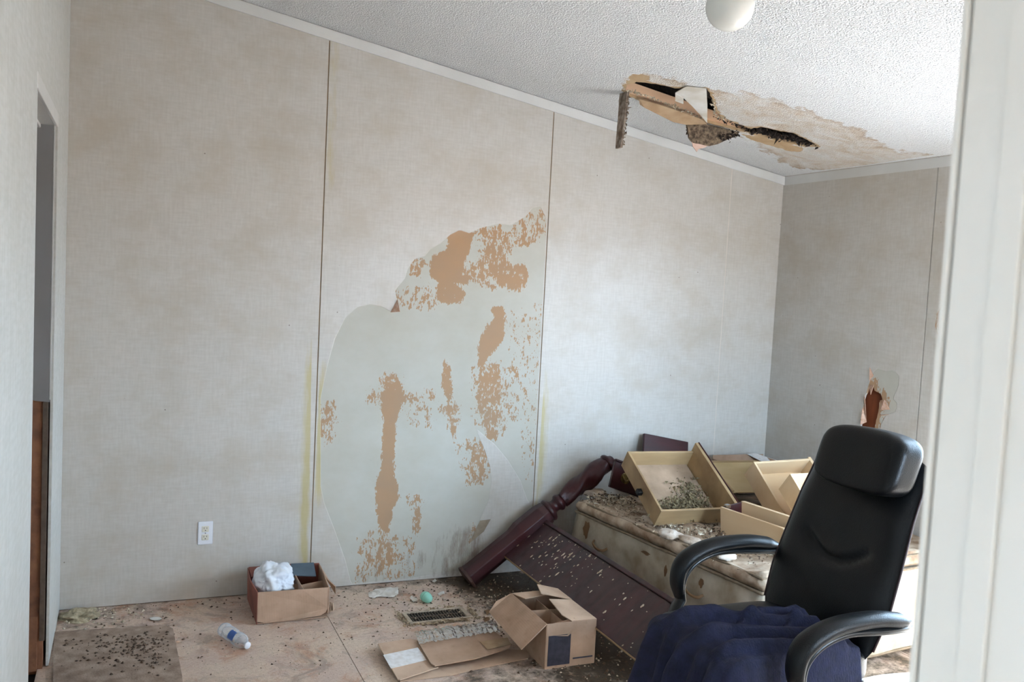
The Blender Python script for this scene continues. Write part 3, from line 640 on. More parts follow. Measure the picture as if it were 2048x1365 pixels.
# pale flakes stuck on the panel
bm = bmesh.new(); r3 = np.random.default_rng(12)
for k in range(130):
    if k < 90: xx, yy = r3.normal(lb+.17, .07), r3.normal(-.45, .2)
    else: xx, yy = r3.uniform(lb, la), r3.uniform(-1.4, -.1)
    xx = min(max(xx, lb+.01), la-.01); yy = min(max(yy, -1.5), -.07)
    s_ = r3.uniform(.002, .008); an = r3.uniform(0, 6.3); el = r3.uniform(.4, 2.2)
    vs = [bm.verts.new((xx+s_*el*math.cos(an+q)*(.6+r3.uniform(0, .6)), yy+s_*math.sin(an+q)*(.6+r3.uniform(0, .6)), hz+.0015)) for q in np.linspace(0, 6.28, 6)[:-1]]
    top = bm.verts.new((xx, yy, hz+.004))
    for i in range(5): bm.faces.new((vs[i], vs[(i+1) % 5], top))
o = obj('paint_flakes', bm, 'pale_crumb', fb); o['kind'] = 'stuff'

# ---- mattress against the right wall, slumped
mo = np.array([2.54, -.25, .0]); mx = np.array([2.70, -1.63, .0])
mw = frame(mo, mx, mo+np.array([1, 0, 0])); mt = tag(empty('mattress', mw=mw), 'stained off-white mattress with rope handles, lying on the floor under the drawers', 'mattress')
ML, MD = 1.38, 1.26
def mattress_box(z0, z1, inset, amp, name, mat, seed):
    bm = bmesh.new(); bx(bm, inset, ML-inset, inset, MD-inset, z0, z1)
    bmesh.ops.subdivide_edges(bm, edges=[e for e in bm.edges], cuts=34, use_grid_fill=True)
    r = np.random.default_rng(seed); ph = r.uniform(0, 6.28, (8, 2)); fr = r.uniform(2, 11, (8, 2))
    for v in bm.verts:
        x, y, z = v.co; t_ = (z-z0)/(z1-z0)
        n_ = sum(math.sin(fr[i, 0]*x*2+ph[i, 0])*math.sin(fr[i, 1]*y*2+ph[i, 1]) for i in range(8))/8
        if t_ > .98: v.co.z += amp*n_*2.2
        b_ = math.sin(min(1, max(0, t_))*math.pi)*.016
        if y < inset+.001: v.co.y -= b_+.004*math.sin(x*23+2*math.sin(x*9))
        if x < inset+.001: v.co.x -= b_
        if x > ML-inset-.001: v.co.x += b_+.004*math.sin(y*19)
    return obj(name, bm, mat, mt, True)
mattress_box(.012, .395, 0, .0, 'mattress_body', 'mattress_side', 3)
mattress_box(.402, .462, .012, .02, 'pillow_top', 'mattress_top', 4)
def pipe(z, ins, r=.006):
    pts = [(ins, ins, z), (ML-ins, ins, z), (ML-ins, MD-ins, z), (ins, MD-ins, z), (ins, ins, z)]
    bm = bmesh.new(); P = np.vstack([np.linspace(a, b, 30) for a, b in zip(pts, pts[1:])]); P[:, 1] += np.where(P[:, 1] < .1, .003*np.sin(P[:, 0]*17), 0)
    sweep(bm, P, r, r, (0, 0, 1), 8, False); return obj('piping', bm, 'piping', mt, True)
pipe(.399, -.004, .007); pipe(.455, .010, .006); pipe(.02, -.004)
for hx in (.26, .99):
    P = catmull([(hx-.06, -.016, .295), (hx-.045, -.034, .285), (hx, -.04, .27), (hx+.045, -.034, .272), (hx+.06, -.016, .285)], 8)
    obj('rope_handle', sweep(bmesh.new(), P, .007, .005, (0, 0, 1), 8), 'brown_stain', mt, True)
for sx, sz, sw, sh in ((.11, .33, .03, .06), (.78, .31, .016, .035), (.62, .35, .05, .012), (1.02, .33, .02, .03), (.2, .2, .03, .06)):
    bm = bmesh.new(); c = bm.verts.new((sx, -.0215-.000, sz)); n = 14
    vs = [bm.verts.new((sx+sw*math.cos(a)*r3.uniform(.5, 1), -.021+.008*abs(math.sin(a))*0, sz+sh*math.sin(a)*r3.uniform(.6, 1))) for a in np.linspace(0, 6.28, n, endpoint=False)]
    for i in range(n): bm.faces.new((vs[i], vs[(i+1) % n], c))
    o = obj('water_stain', bm, 'brown_stain', mt)
    m = o.modifiers.new('wrap', 'SHRINKWRAP'); m.target = [q for q in mt.children if q.name.startswith('mattress_body')][0]; m.wrap_method = 'NEAREST_SURFACEPOINT'; m.offset = .0012
mi = mw.inverted()
for (px_, py_), (ra, rb, rc), sd in (((1340, 1068), (.07, .05, .022), 1), ((1385, 1082), (.08, .045, .018), 2), ((1190, 985), (.07, .06, .025), 3), ((1300, 1040), (.06, .03, .018), 4), ((1450, 1110), (.06, .05, .014), 5)):
    c = mi @ Vector(fl(px_, py_, .475)); bm = bmesh.new(); bmesh.ops.create_icosphere(bm, subdivisions=3, radius=1)
    for v in bm.verts:
        k = 1+.35*mn0.noise(v.co*1.8+Vector((sd*7, 3, 1)))+.12*mn0.noise(v.co*6+Vector((sd, 0, 0))); v.co = Vector((c.x+v.co.x*ra*k, c.y+v.co.y*rb*k, c.z-.004+v.co.z*rc*k))
    obj('stuffing', bm, 'stuffing', mt, True)
bm = bmesh.new()
clump(bm, (.1, .16, .475), 260, (.06, .08, .012), .008, .6, 21); clump(bm, (.75, .30, .475), 420, (.22, .09, .01), .008, .6, 22); clump(bm, (.4, .06, .47), 160, (.22, .03, .006), .006, .5, 23); clump(bm, (1.05, .15, .472), 160, (.2, .08, .006), .006, .5, 27)
o = obj('mattress_litter', bm, 'dark_crumb', mt); o['kind'] = 'stuff'
bm = bmesh.new(); clump(bm, (.14, .14, .48), 240, (.08, .07, .012), .010, .7, 24); clump(bm, (.55, .13, .475), 320, (.25, .05, .008), .009, .6, 25); clump(bm, (.95, .25, .475), 120, (.12, .1, .01), .011, .6, 26)
o = obj('stuffing_tufts', bm, 'pale_crumb', mt); o['kind'] = 'stuff'

# ---- drawers on the mattress
def drawer(name, label, mw, w, d, h, mats, t_=.012, hf=None, skip=(), group='drawers heaped on the mattress', cat='drawer', flip=False):
    """x width, y depth, z up from the bottom; front panel at x = w"""
    r = tag(empty(name, mw=mw), label, cat, group); z0, z1 = (0, h) if not flip else (-h, 0); hf = hf or h
    fz0, fz1 = (0, hf) if not flip else (-hf, 0)
    P = {'bottom_panel': (t_*.5, w-t_*.5, t_*.5, d-t_*.5, (z0+.006 if not flip else z1-.012), (z0+.012 if not flip else z1-.006)),
         'near_side': (0, w, 0, t_, z0, z1), 'far_side': (0, w, d-t_, d, z0, z1), 'back_panel': (0, t_, t_, d-t_, z0, z1), 'front_panel': (w, w+.018, -.01, d+.01, fz0-(0 if not flip else .0), fz1)}
    for k, a in P.items():
        if k in skip: continue
        nm = 'side_panel' if 'side' in k else k
        box(nm, *a, mats.get(k, mats['*']), r, .0012)
    return r
Oa = bw(1308, 1052, -.85); Ua = bw(1442, 1046, -.85); Va = bw(1273, 933, -.50)
dA = drawer('open_drawer', 'old stained drawer tilted towards the viewer with mouldy crumbs inside', frame(Oa, Ua, Va), .40, .42, .10, {'*': 'old_drawer', 'bottom_panel': 'drawer_floor'}, hf=.15)
box('front_face', .4185, .426, -.012, .432, -.003, .153, 'cherry', dA, .002)
bm = bmesh.new(); clump(bm, (.2, .085, .024), 900, (.075, .032, .006), .009, .8, 31); clump(bm, (.30, .17, .020), 600, (.045, .06, .005), .008, .8, 32)
o = obj('mould_crumbs', bm, 'mould_crumb', dA); o['kind'] = 'stuff'
box('slide_bracket', -.03, -.001, .17, .20, .03, .055, 'black', dA, .003)
Oe = bw(1468, 985, -.64); Ue = bw(1513, 984, -.64); Ve = bw(1439, 921, -.36)
dE = drawer('open_drawer', 'upturned plywood drawer with its pale bottom facing up, beside the tilted drawer', frame(Oe, Ue, Ve), .36, .30, .15, {'*': 'old_drawer', 'bottom_panel': 'plywood_stained'}, flip=True, skip=('near_side', 'front_panel'))
box('cherry_lining', .0, .36, .288, .289, -.14, -.02, 'cherry', dE)
Ob = fl(1441, 1067, .475); Ub = fl(1560, 1112, .475); Vb = Ob+np.array([.25, .35, .03])
dB = drawer('open_drawer', 'light wood drawer with a long side towards the viewer, under the pine drawers', frame(Ob, Ub, Vb), .40, .16, .13, {'*': 'pine', 'back_panel': 'cherry'})
box('side_panel', .09, .40, .05, .062, .012, .17, 'pine', dB, .001)
box('metal_slide', .005, .03, .02, .04, .125, .14, 'chrome', dB)
Oc = bw(1507, 924, -.80); Uc = bw(1640, 916, -.80); Vc = bw(1606, 1046, -1.10)
dC = drawer('pine_drawer', 'clean pale pine drawer propped up steeply, farther of the two', frame(Oc, Uc, Vc), .36, .35, .11, {'*': 'pine'}, flip=False, skip=('bottom_panel',))
box('bottom_panel', .006, .354, .006, .344, .098, .104, 'pine', dC)
Od = bw(1580, 948, -1.12); Ud = bw(1700, 942, -1.12); Vd = Od+(Vc-Oc)
dD = drawer('pine_drawer', 'clean pale pine drawer propped up steeply, nearer to the office chair', frame(Od, Ud, Vd), .34, .36, .12, {'*': 'pine'}, skip=('bottom_panel',))
box('bottom_panel', .006, .334, .006, .354, .108, .114, 'pine', dD)
# dark fronts
O1 = bw(1219, 974, -.36); U1 = bw(1262, 998, -.36); V1 = bw(1225, 925, -.33)
f1 = tag(empty('drawer_front', mw=frame(O1, O1+np.array([.21, 0, -.075]), V1)), 'dark cherry drawer front with brass pull standing beside the bed post', 'drawer front', 'dark drawer fronts')
box('front_board', 0, .23, 0, .145, -.018, 0, 'cherry', f1, .003); box('top_bead', -.002, .232, .145, .157, -.02, .004, 'cherry', f1, .003)
obj('brass_pull', sweep(bmesh.new(), catmull([(.065, .085, .001), (.066, .075, .012), (.085, .055, .016), (.104, .075, .012), (.105, .085, .001)], 6), .0045, .0045, (0, 0, 1), 8), 'brass', f1, True)
obj('back_plate', lathe(bmesh.new(), [(.030, 0), (.030, .002), (.022, .004), (.012, .0045)], 14, (0, 0, 1), (.085, .072, 0)), 'brass', f1)
O2 = bw(1286, 935, -.12); U2 = bw(1380, 952, -.12); V2 = bw(1297, 874, -.06)
f2 = tag(empty('drawer_front', mw=frame(O2, U2, V2)), 'dark cherry drawer front leaning on the back wall behind the drawers', 'drawer front', 'dark drawer fronts')
box('front_board', 0, .315, -.16, .20, -.018, 0, 'cherry', f2, .003)
for xx in (.02, .20): 
    obj('brass_pull', sweep(bmesh.new(), catmull([(xx, .09, .001), (xx+.005, .085, .012), (xx+.025, .078, .014), (xx+.045, .085, .012), (xx+.05, .09, .001)], 6), .004, .004, (0, 0, 1), 8), 'brass', f2, True)
# small carton in the corner
O3 = np.array([3.53, -.34, .47])
t = tag(empty('small_carton', tuple(O3)), 'torn open carton in the far corner behind the pine drawers', 'box')
t.rotation_euler = (0, 0, -.05)
for nm, a, mtl in (('carton_side', (0, .36, .28, .284, 0, .172), 'cardboard'), ('carton_side', (0, .36, 0, .004, 0, .12), 'cardboard'), ('carton_side', (0, .004, 0, .284, 0, .15), 'cardboard'), ('carton_side', (.356, .36, 0, .284, 0, .16), 'cardboard'), ('carton_bottom', (0, .36, 0, .284, 0, .004), 'print_dark')): box(nm, *a, mtl, t)
flap('carton_flap', [(.24, .28, .175), (.30, .28, .178), (.43, .19, .14), (.34, .15, .12)], 'paper_label', t, .003)
flap('torn_liner', [(.10, .02, .12), (.16, .05, .145), (.23, .04, .13), (.34, .03, .115), (.34, .0, .10), (.12, .0, .105)], 'cardboard_pale', t, .003)

# ---- carton with the plastic bag
t = tag(empty('cardboard_box', (.845, -.41, 0)), 'low open cardboard box with dividers and a white bag, against the back wall', 'box', 'cardboard boxes on the floor')
cw, cdp, ch = .325, .35, .152
def cside(nm, pts, mat, th=.004, par=None): return flap(nm, pts, mat, par or t, th)
cside('front_side', [(0, 0, .016), (.04, -.002, .010), (.18, -.004, .012), (.20, -.002, .020), (.29, 0, .018), (cw-.012, 0, .03), (cw, .004, .05), (cw, .004, ch-.004), (.2, -.003, ch), (0, 0, ch+.002)], 'cardboard')
cside('end_side', [(0, 0, .004), (0, 0, ch), (-.012, cdp*.5, ch+.002), (-.004, cdp, ch+.006), (0, cdp, .002)], 'red_card'); cside('end_side', [(cw, 0, .02), (cw+.006, .1, .004), (cw+.02, cdp, .002), (cw+.02, cdp, ch), (cw+.012, .18, ch+.002), (cw, 0, ch-.004)], 'cardboard')
cside('back_side', [(0, cdp, .002), (cw+.02, cdp, .002), (cw+.02, cdp, ch+.004), (0, cdp, ch+.006)], 'red_card'); box('box_bottom', .004, cw, .004, cdp, .003, .008, 'cardboard', t)
cside('back_flap', [(0, cdp, ch+.008), (.205, cdp-.002, ch+.008), (.20, cdp-.05, ch-.004), (.12, cdp-.06, ch+.0), (.03, cdp-.09, ch-.006), (.0, cdp-.1, ch-.01)], 'red_card'); cside('blue_flap', [(.205, cdp, ch+.009), (.318, cdp, ch+.007), (.305, cdp-.135, ch-.018), (.18, cdp-.11, ch-.012)], 'blue_card')
cside('side_flap', [(cw+.018, cdp-.01, ch+.002), (cw+.008, .14, ch+.004), (cw+.055, .11, ch-.04), (cw+.065, .15, ch-.09), (cw+.05, .3, ch-.05)], 'cardboard')
for k in range(5): cside('torn_corrugation', [(cw+.004+.008*k, .03+.006*k, .012), (cw+.004+.007*k, .03+.006*k, .075-.006*k), (cw+.010+.007*k, .06+.006*k, .070-.006*k), (cw+.014+.009*k, .06+.006*k, .010)], 'cardboard_pale', .0015)
cside('divider', [(.21, .02, .012), (.212, .02, ch-.012), (.208, cdp-.03, ch-.01), (.208, cdp-.03, .012)], 'cardboard', .003); cside('divider', [(.21, .14, .012), (.21, .14, ch-.03), (cw, .15, ch-.02), (cw, .15, .012)], 'cardboard', .003); cside('divider', [(.005, .16, .012), (.005, .16, ch-.03), (.21, .16, ch-.03), (.21, .16, .012)], 'cardboard', .003)
bm = bmesh.new(); bmesh.ops.create_icosphere(bm, subdivisions=5, radius=1)
from mathutils import noise as mn
def crumple(v, sc, off): return mn.turbulence(v*sc+Vector(off), 4, True)
for v in bm.verts:
    n_ = v.co.copy(); k = 1+.32*(mn.noise(n_*1.6+Vector((3, 1, 7))))-.22*crumple(n_, 2.2, (5, 2, 1))
    v.co = Vector((n_.x*.10*k, n_.y*.115*k, n_.z*.072*k)); v.co.z += .05*max(0, n_.y)*k
bag = tag(obj('plastic_bag', bm, 'white_plastic_bag', None, True), 'crumpled white plastic bag stuffed into the low cardboard box', 'bag'); bag.location = (.945, -.225, .135)

# ---- open carton near the chair
bx0, by0 = 1.925, -1.21
t = tag(empty('cardboard_box', (bx0, by0, 0)), 'taller cardboard box with open flaps and black print, between flat cardboard and footboard', 'box', 'cardboard boxes on the floor')
bw_, bd_, bh = .235, .385, .195
cside('box_side', [(0, 0, 0), (bw_, 0, 0), (bw_, 0, bh), (0, 0, bh)], 'cardboard'); cside('box_side', [(0, 0, 0), (0, bd_, 0), (0, bd_, bh), (0, 0, bh)], 'cardboard'); cside('box_side', [(bw_, 0, 0), (bw_, bd_, 0), (bw_, bd_, bh), (bw_, 0, bh)], 'cardboard'); cside('box_side', [(0, bd_, 0), (bw_, bd_, 0), (bw_, bd_, bh), (0, bd_, bh)], 'cardboard')
box('box_bottom', 0, bw_, 0, bd_, .002, .006, 'cardboard', t)
flap('long_flap', [(0, bd_, bh), (0, 0, bh), (-.075, -.012, bh-.055), (-.115, -.005, bh-.095), (-.115, bd_-.02, bh-.07), (-.075, bd_, bh-.03)], 'cardboard', t, .004)
flap('end_flap', [(0, bd_, bh), (bw_*.62, bd_, bh), (bw_*.62, bd_-.085, bh+.012), (.03, bd_-.09, bh+.004)], 'cardboard_pale', t, .004)
flap('end_flap', [(.004, 0, bh-.05), (.10, -.006, bh-.06), (.135, -.004, bh-.03), (.14, .02, bh+.006), (.06, .05, bh-.02)], 'cardboard', t, .004)
flap('long_flap', [(bw_, 0, bh), (bw_, bd_*.62, bh), (bw_*.50, bd_*.60, bh+.016), (bw_*.42, .06, bh+.008), (bw_*.5, .0, bh+.001)], 'cardboard_pale', t, .004)
flap('long_flap', [(bw_, bd_*.62, bh+.002), (bw_, bd_, bh+.002), (bw_*.55, bd_+.005, bh+.03), (bw_*.42, bd_*.72, bh+.028)], 'cardboard_pale', t, .004)
flap('divider', [(.01, bd_*.55, .01), (bw_-.01, bd_*.5, .01), (bw_-.01, bd_*.5, bh-.02), (.01, bd_*.55, bh-.02)], 'cardboard_pale', t, .003); flap('divider', [(bw_*.5, .02, .01), (bw_*.5, bd_-.02, .01), (bw_*.5, bd_-.02, bh-.03), (bw_*.5, .02, bh-.03)], 'cardboard_pale', t, .003)
box('printed_panel', .010, .115, -.0032, -.0022, .012, bh-.052, 'print_dark', t); box('printed_panel', -.0032, -.0022, .19, .30, .05, bh-.06, 'print_dark', t)
box('printed_line', .13, .225, -.0030, -.0022, .03, .036, 'print_dark', t)

# ---- flattened cardboard with tape, label and plastic film
t = tag(empty('flattened_carton', tuple(fl(860, 1320))), 'flattened brown cardboard with a white label, lying on the floor', 'cardboard')
ori = np.array(t.location)
def fp(px, zs, name, mat, th=.004):
    zs = np.broadcast_to(zs, len(px)); return flap(name, [fl(*q, z)-ori for q, z in zip(px, zs)], mat, t, th)
fp([(775, 1322), (800, 1364), (900, 1352), (960, 1338), (1056, 1318), (1060, 1302), (1000, 1300)], .004, 'lower_layer', 'cardboard_pale')
fp([(756, 1289), (795, 1360), (800, 1361), (877, 1336), (852, 1302), (834, 1282), (820, 1279)], (.03, .016, .016, .016, .02, .03, .032), 'label_flap', 'cardboard_pale', .005)
fp([(834, 1282), (862, 1329), (870, 1333), (950, 1319), (1018, 1298), (1024, 1290), (985, 1262), (960, 1263), (900, 1268)], (.035, .028, .028, .03, .036, .036, .04, .042, .04), 'main_panel', 'cardboard', .005)
fp([(766, 1311), (836, 1296), (853, 1321), (782, 1338)], (.0292, .0282, .0215, .0225), 'paper_label', 'paper_label', .001)
fp([(960, 1284), (1015, 1276), (1022, 1290), (975, 1300)], (.0425, .0415, .0405, .0405), 'tape_patch', 'gypsum_brown', .001)
bm = bmesh.new(); nu, nv = 60, 14; gv = []
ca, cb, cc_, cd2 = fl(828, 1266, .02), fl(990, 1244, .02), fl(1000, 1266, .045), fl(838, 1292, .045)
for i in range(nu+1):
    for j in range(nv+1):
        a_, b_ = i/nu, j/nv; p = (ca*(1-a_)+cb*a_)*(1-b_)+(cd2*(1-a_)+cc_*a_)*b_
        p = p-ori+np.array([0, 0, .008*mn.turbulence(Vector((a_*14, b_*2.5, 1)), 2, True)+.008*math.sin(b_*3.1)+.006*abs(math.sin(a_*37+2*math.sin(a_*9)))]); gv.append(bm.verts.new(p))
for i in range(nu):
    for j in range(nv): bm.faces.new((gv[i*(nv+1)+j], gv[(i+1)*(nv+1)+j], gv[(i+1)*(nv+1)+j+1], gv[i*(nv+1)+j+1]))
tag(obj('plastic_film', bm, 'shiny_film'), 'strip of crinkled clear plastic film behind the flattened cardboard', 'plastic film').location = tuple(ori)

# ---- floor register
c0, c1 = fl(813, 1232), fl(920, 1218)
vo = (fl(813, 1233)+fl(932, 1235)+fl(920, 1218)+fl(826, 1247))/4
t = tag(empty('floor_register', tuple(vo)), 'brown metal floor register with dark louvers, ringed by frayed carpet', 'vent')
hw_, hd = .135, .055
box('duct', -hw_, hw_, -hd, hd, -.017, .001, 'slot', t)
for a in ((-hw_-.022, hw_+.022, hd, hd+.02), (-hw_-.022, hw_+.022, -hd-.02, -hd), (-hw_-.022, -hw_, -hd, hd), (hw_, hw_+.022, -hd, hd)): box('frame', a[0], a[1], a[2], a[3], .0005, .007, 'register_frame', t, .002)
for k in range(19):
    x_ = -hw_+(k+.5)*2*hw_/19; box('louver', x_-.0016, x_+.0016, -hd, hd, .001, .0058, 'register_brown', t)
box('louver_bar', -hw_, hw_, -.002, .002, .0015, .0062, 'register_brown', t)
bm = bmesh.new()
for q, w_, n_ in (((-hw_-.036, 0), (.005, .045), 110), ((0, -hd-.034), (.09, .005), 300), ((hw_+.045, .0), (.008, .04), 110), ((.03, hd+.032), (.08, .004), 60)): clump(bm, (q[0], q[1], .006), n_, (w_[0], w_[1], .003), .008, .5, int(abs(q[0])*1000)+3)
o = obj('frayed_carpet', bm, 'fibre', t); o['kind'] = 'stuff'

# ---- small things on the floor
ec = fl(851, 1205)+np.array([0, 0, 0])
t = tag(empty('plastic_egg', (ec[0], ec[1], .0265)), 'mint green plastic egg lying on the floor near the wall', 'egg'); t.rotation_euler = (math.radians(100), math.radians(12), math.radians(28))
def eggp(a, b): return [(.0265*math.sqrt(max(0, 1-(z/(.042 if z > 0 else .031))**2))+.00001, z) for z in np.linspace(a, b, 14)]
obj('egg_half', lathe(bmesh.new(), eggp(0, .042), 28), 'mint_plastic', t, True); obj('egg_half', lathe(bmesh.new(), eggp(-.031, 0), 28), 'mint_plastic', t, True)
obj('egg_seam', lathe(bmesh.new(), [(.0262, -.0012), (.0272, -.0008), (.0272, .0008), (.0262, .0012)], 28), 'mint_seam', t, True)
b0, b1 = fl(447, 1258, .032), fl(492, 1290, .02)
t = tag(empty('water_bottle', tuple(b0)), 'empty crushed clear plastic water bottle lying on the floor', 'bottle')
ax = (b1-b0); ax /= np.linalg.norm(ax)
bm = lathe(bmesh.new(), [(.018, 0), (.027, .003), (.0315, .012), (.0315, .03), (.0295, .036), (.0315, .042), (.031, .07), (.0285, .085), (.026, .10), (.0285, .115), (.0305, .13), (.0305, .15), (.027, .165), (.019, .18), (.0135, .188), (.0125, .192), (.0125, .205)], 32, tuple(ax))
for v in bm.verts:
    d = .006*mn.noise(v.co*22); v.co += Vector((d, -d, d*.6))
obj('bottle_body', bm, 'clear_plastic', t, True)
bm = bmesh.new(); Rm = Vector((0, 0, 1)).rotation_difference(Vector(ax)).to_matrix(); lv = []
for i in range(9):
    an = 2.2+i*.18; lv.append([bm.verts.new(Rm@Vector((.0302*math.cos(an), .0302*math.sin(an), h))) for h in (.085, .112, .13)])
for a_, b_ in zip(lv, lv[1:]):
    for k in range(2): bm.faces.new((a_[k], a_[k+1], b_[k+1], b_[k]))
obj('bottle_label', bm, 'bottle_blue', t)
obj('bottle_neck', lathe(bmesh.new(), [(.0125, .196), (.0155, .198), (.0155, .203), (.0125, .206)], 24, tuple(ax)), 'plate_white', t, True)
def scrap(name, label, px, z, mat, seed, lift=.01, group=None, cat='paper'):
    P = [fl(*q) for q in px]; c = np.mean(P, 0); r = np.random.default_rng(seed); bm = bmesh.new(); vs = [bm.verts.new(p-c+np.array([0, 0, .002+lift*r.uniform(0, 1)])) for p in P]; m_ = bm.verts.new((0, 0, lift*1.2))
    for i in range(len(vs)): bm.faces.new((vs[i], vs[(i+1) % len(vs)], m_))
    bmesh.ops.subdivide_edges(bm, edges=bm.edges, cuts=3, use_grid_fill=True)
    for v in bm.verts: v.co.z = max(.0012, v.co.z+.006*mn.noise(Vector(v.co)*40+Vector((seed, 0, 0))))
    o = tag(obj(name, bm, mat), label, cat, group); o.location = (c[0], c[1], 0); return o
scrap('paper_scrap', 'crumpled white paper scrap on the floor left of the green egg', ((736, 1188), (752, 1181), (775, 1179), (796, 1178), (797, 1190), (786, 1197), (760, 1197), (738, 1198)), 0, 'paper', 3)
scrap('plaster_chip', 'small white chip lying beside the green egg', ((822, 1196), (833, 1199), (836, 1205), (826, 1206), (820, 1201)), 0, 'gypsum_white', 4, .008, cat='chip')
scrap('plaster_chip', 'flat white chip right of the green egg', ((874, 1190), (888, 1186), (889, 1190), (878, 1193)), 0, 'gypsum_white', 5, .006, cat='chip')
scrap('plaster_chip', 'small white chip on the floor near the left wall', ((299, 1240), (310, 1236), (324, 1239), (318, 1244), (301, 1244)), 0, 'gypsum_white', 6, .006, cat='chip')
scrap('plaster_chip', 'tiny white chip close to the wall, behind the green egg', ((864, 1164), (870, 1161), (874, 1164), (868, 1167)), 0, 'gypsum_white', 8, .006, cat='chip')
scrap('orange_chip', 'orange chip on the floor beside the dirty board', ((350, 1287), (358, 1284), (363, 1288), (354, 1291)), 0, 'lumber', 9, .006, cat='chip')
scrap('torn_carpet_piece', 'reddish brown scrap lying right of the floor register', ((968, 1226), (978, 1221), (984, 1228), (974, 1232)), 0, 'brown_stain', 10, .012, cat='scrap')
scrap('torn_carpet_piece', 'brown scrap between the floor register and the open box', ((966, 1240), (976, 1237), (980, 1243), (970, 1246)), 0, 'brown_stain', 11, .012, cat='scrap')
# dirty board in the left corner of the picture
P = [fl(*q)[:2] for q in ((109, 1268), (330, 1254), (346, 1262), (364, 1356), (368, 1400), (104, 1420))]
o = sheet('floor_board', [tuple(p-P[0]) for p in P][::-1], [], .05, lambda a, b: np.c_[a, b, 0*a+.009], 'grey_dirty_board', None, 0)
m = o.modifiers.new('thickness', 'SOLIDIFY'); m.thickness = .008; m.offset = -1
if o.data.polygons[0].normal.z < 0: o.data.flip_normals()
o.location = (P[0][0], P[0][1], 0); tag(o, 'dirty grey-brown board lying on the floor beside the left wall', 'board')
bm = bmesh.new(); bmesh.ops.create_icosphere(bm, subdivisions=4, radius=1)
for v in bm.verts:
    k = 1+.5*mn.noise(v.co*2.4+Vector((9, 4, 2))); v.co = Vector((v.co.x*.085*k, v.co.y*.07*k, max(-.002, v.co.z*.03*k)))
o = tag(obj('insulation_clump', bm, 'insulation_tan', None, True), 'clump of tan insulation lying in the left corner', 'insulation'); o.location = (.10, -.10, .003)
# crumbs nobody could count
def litter(name, label, mat, spots, seed):
    bm = bmesh.new()
    for k, (c, n, sp, size) in enumerate(spots):
        r = np.random.default_rng(seed*50+k)
        for _ in range(n):
            p = np.array([c[0]+r.normal()*sp[0], c[1]+r.normal()*sp[1], 0]); s_ = size*r.uniform(.35, 1.5)
            if p[1] > -.01 or p[0] < .02 or p[0] > XR-.03: continue
            vs = [bm.verts.new((p[0]+s_*math.cos(a+r.normal()*.4)*r.uniform(.5, 1.3), p[1]+s_*math.sin(a)*r.uniform(.5, 1.3), .001)) for a in (0, 1.57, 3.14, 4.71)]
            tp_ = bm.verts.new((p[0], p[1], .001+s_*r.uniform(.4, 1)))
            for i in range(4): bm.faces.new((vs[i], vs[(i+1) % 4], tp_))
    return tag(obj(name, bm, mat), label, 'debris', None, 'stuff')
litter('floor_crumbs', 'dark crumbs and chips scattered over the floor', 'dark_crumb', [((.3, -.5), 60, (.2, .2), .006), ((1.3, -.5), 260, (.7, .35), .0045), ((2.1, -.6), 420, (.22, .3), .007), ((1.75, -.35), 160, (.3, .2), .005), ((2.2, -1.35), 240, (.25, .2), .008), ((1.0, -.08), 120, (.7, .04), .005), ((.5, -.3), 60, (.3, .2), .005)], 1)
litter('pale_floor_crumbs', 'pale crumbs and plaster dust scattered over the floor', 'pale_crumb', [((1.7, -.25), 260, (.35, .15), .0045), ((1.9, -.55), 240, (.15, .18), .006), ((1.5, -.8), 200, (.6, .3), .004), ((2.2, -1.3), 120, (.3, .2), .006), ((.15, -.12), 120, (.12, .08), .008), ((.4, -.5), 70, (.25, .2), .004)], 2)
bm = bmesh.new(); r = np.random.default_rng(77)
for k in range(330):
    c = ((.36, -.50), (.28, -.62), (.40, -.66), (.20, -.45))[k % 4]
    p = np.array([c[0]+r.normal()*(.05, .09, .04, .09)[k % 4], c[1]+r.normal()*(.05, .06, .1, .05)[k % 4]]); p[0] = min(max(p[0], .06), .46)
    if p[1] > -.33 or p[1] < -.9: continue
    s_ = .006*r.uniform(.3, 1.6); vs = [bm.verts.new((p[0]+s_*math.cos(a)*r.uniform(.5, 1.3), p[1]+s_*math.sin(a)*r.uniform(.5, 1.3), .0095)) for a in (0, 1.57, 3.14, 4.71)]; tp_ = bm.verts.new((p[0], p[1], .0095+s_*r.uniform(.4, 1)))
    for i in range(4): bm.faces.new((vs[i], vs[(i+1) % 4], tp_))
tag(obj('board_crumbs', bm, 'dark_crumb'), 'dark crumbs strewn over the dirty board', 'debris', None, 'stuff')

bm = bmesh.new(); nu = 40; gv = []  # white sheet added in place of sunlit floor, bouncing sun into the room
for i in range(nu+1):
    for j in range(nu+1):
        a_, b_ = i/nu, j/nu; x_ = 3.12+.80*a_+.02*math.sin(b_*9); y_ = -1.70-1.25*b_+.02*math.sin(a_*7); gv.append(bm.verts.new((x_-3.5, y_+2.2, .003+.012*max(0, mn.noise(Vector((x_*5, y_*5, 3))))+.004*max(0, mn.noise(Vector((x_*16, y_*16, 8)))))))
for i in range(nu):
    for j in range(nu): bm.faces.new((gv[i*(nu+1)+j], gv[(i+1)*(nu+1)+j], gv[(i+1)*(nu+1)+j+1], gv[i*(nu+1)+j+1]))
o = tag(obj('bounce_sheet', bm, 'paper_label', None, True), 'added white bounce sheet standing in for sunlit floor between office chair and door frame', 'sheet'); o.location = (3.5, -2.2, 0)
# ================================================================== office chair (faces -x)
chair = tag(empty('office_chair', (2.27, -2.15, 0)), 'black leather high-back office chair with padded arms', 'office chair')
ch0 = np.array([2.27, -2.15, 0])
def cpart(n, bm, mat, smooth=True, parent=None): return obj(n, bm, mat, parent or chair, smooth)
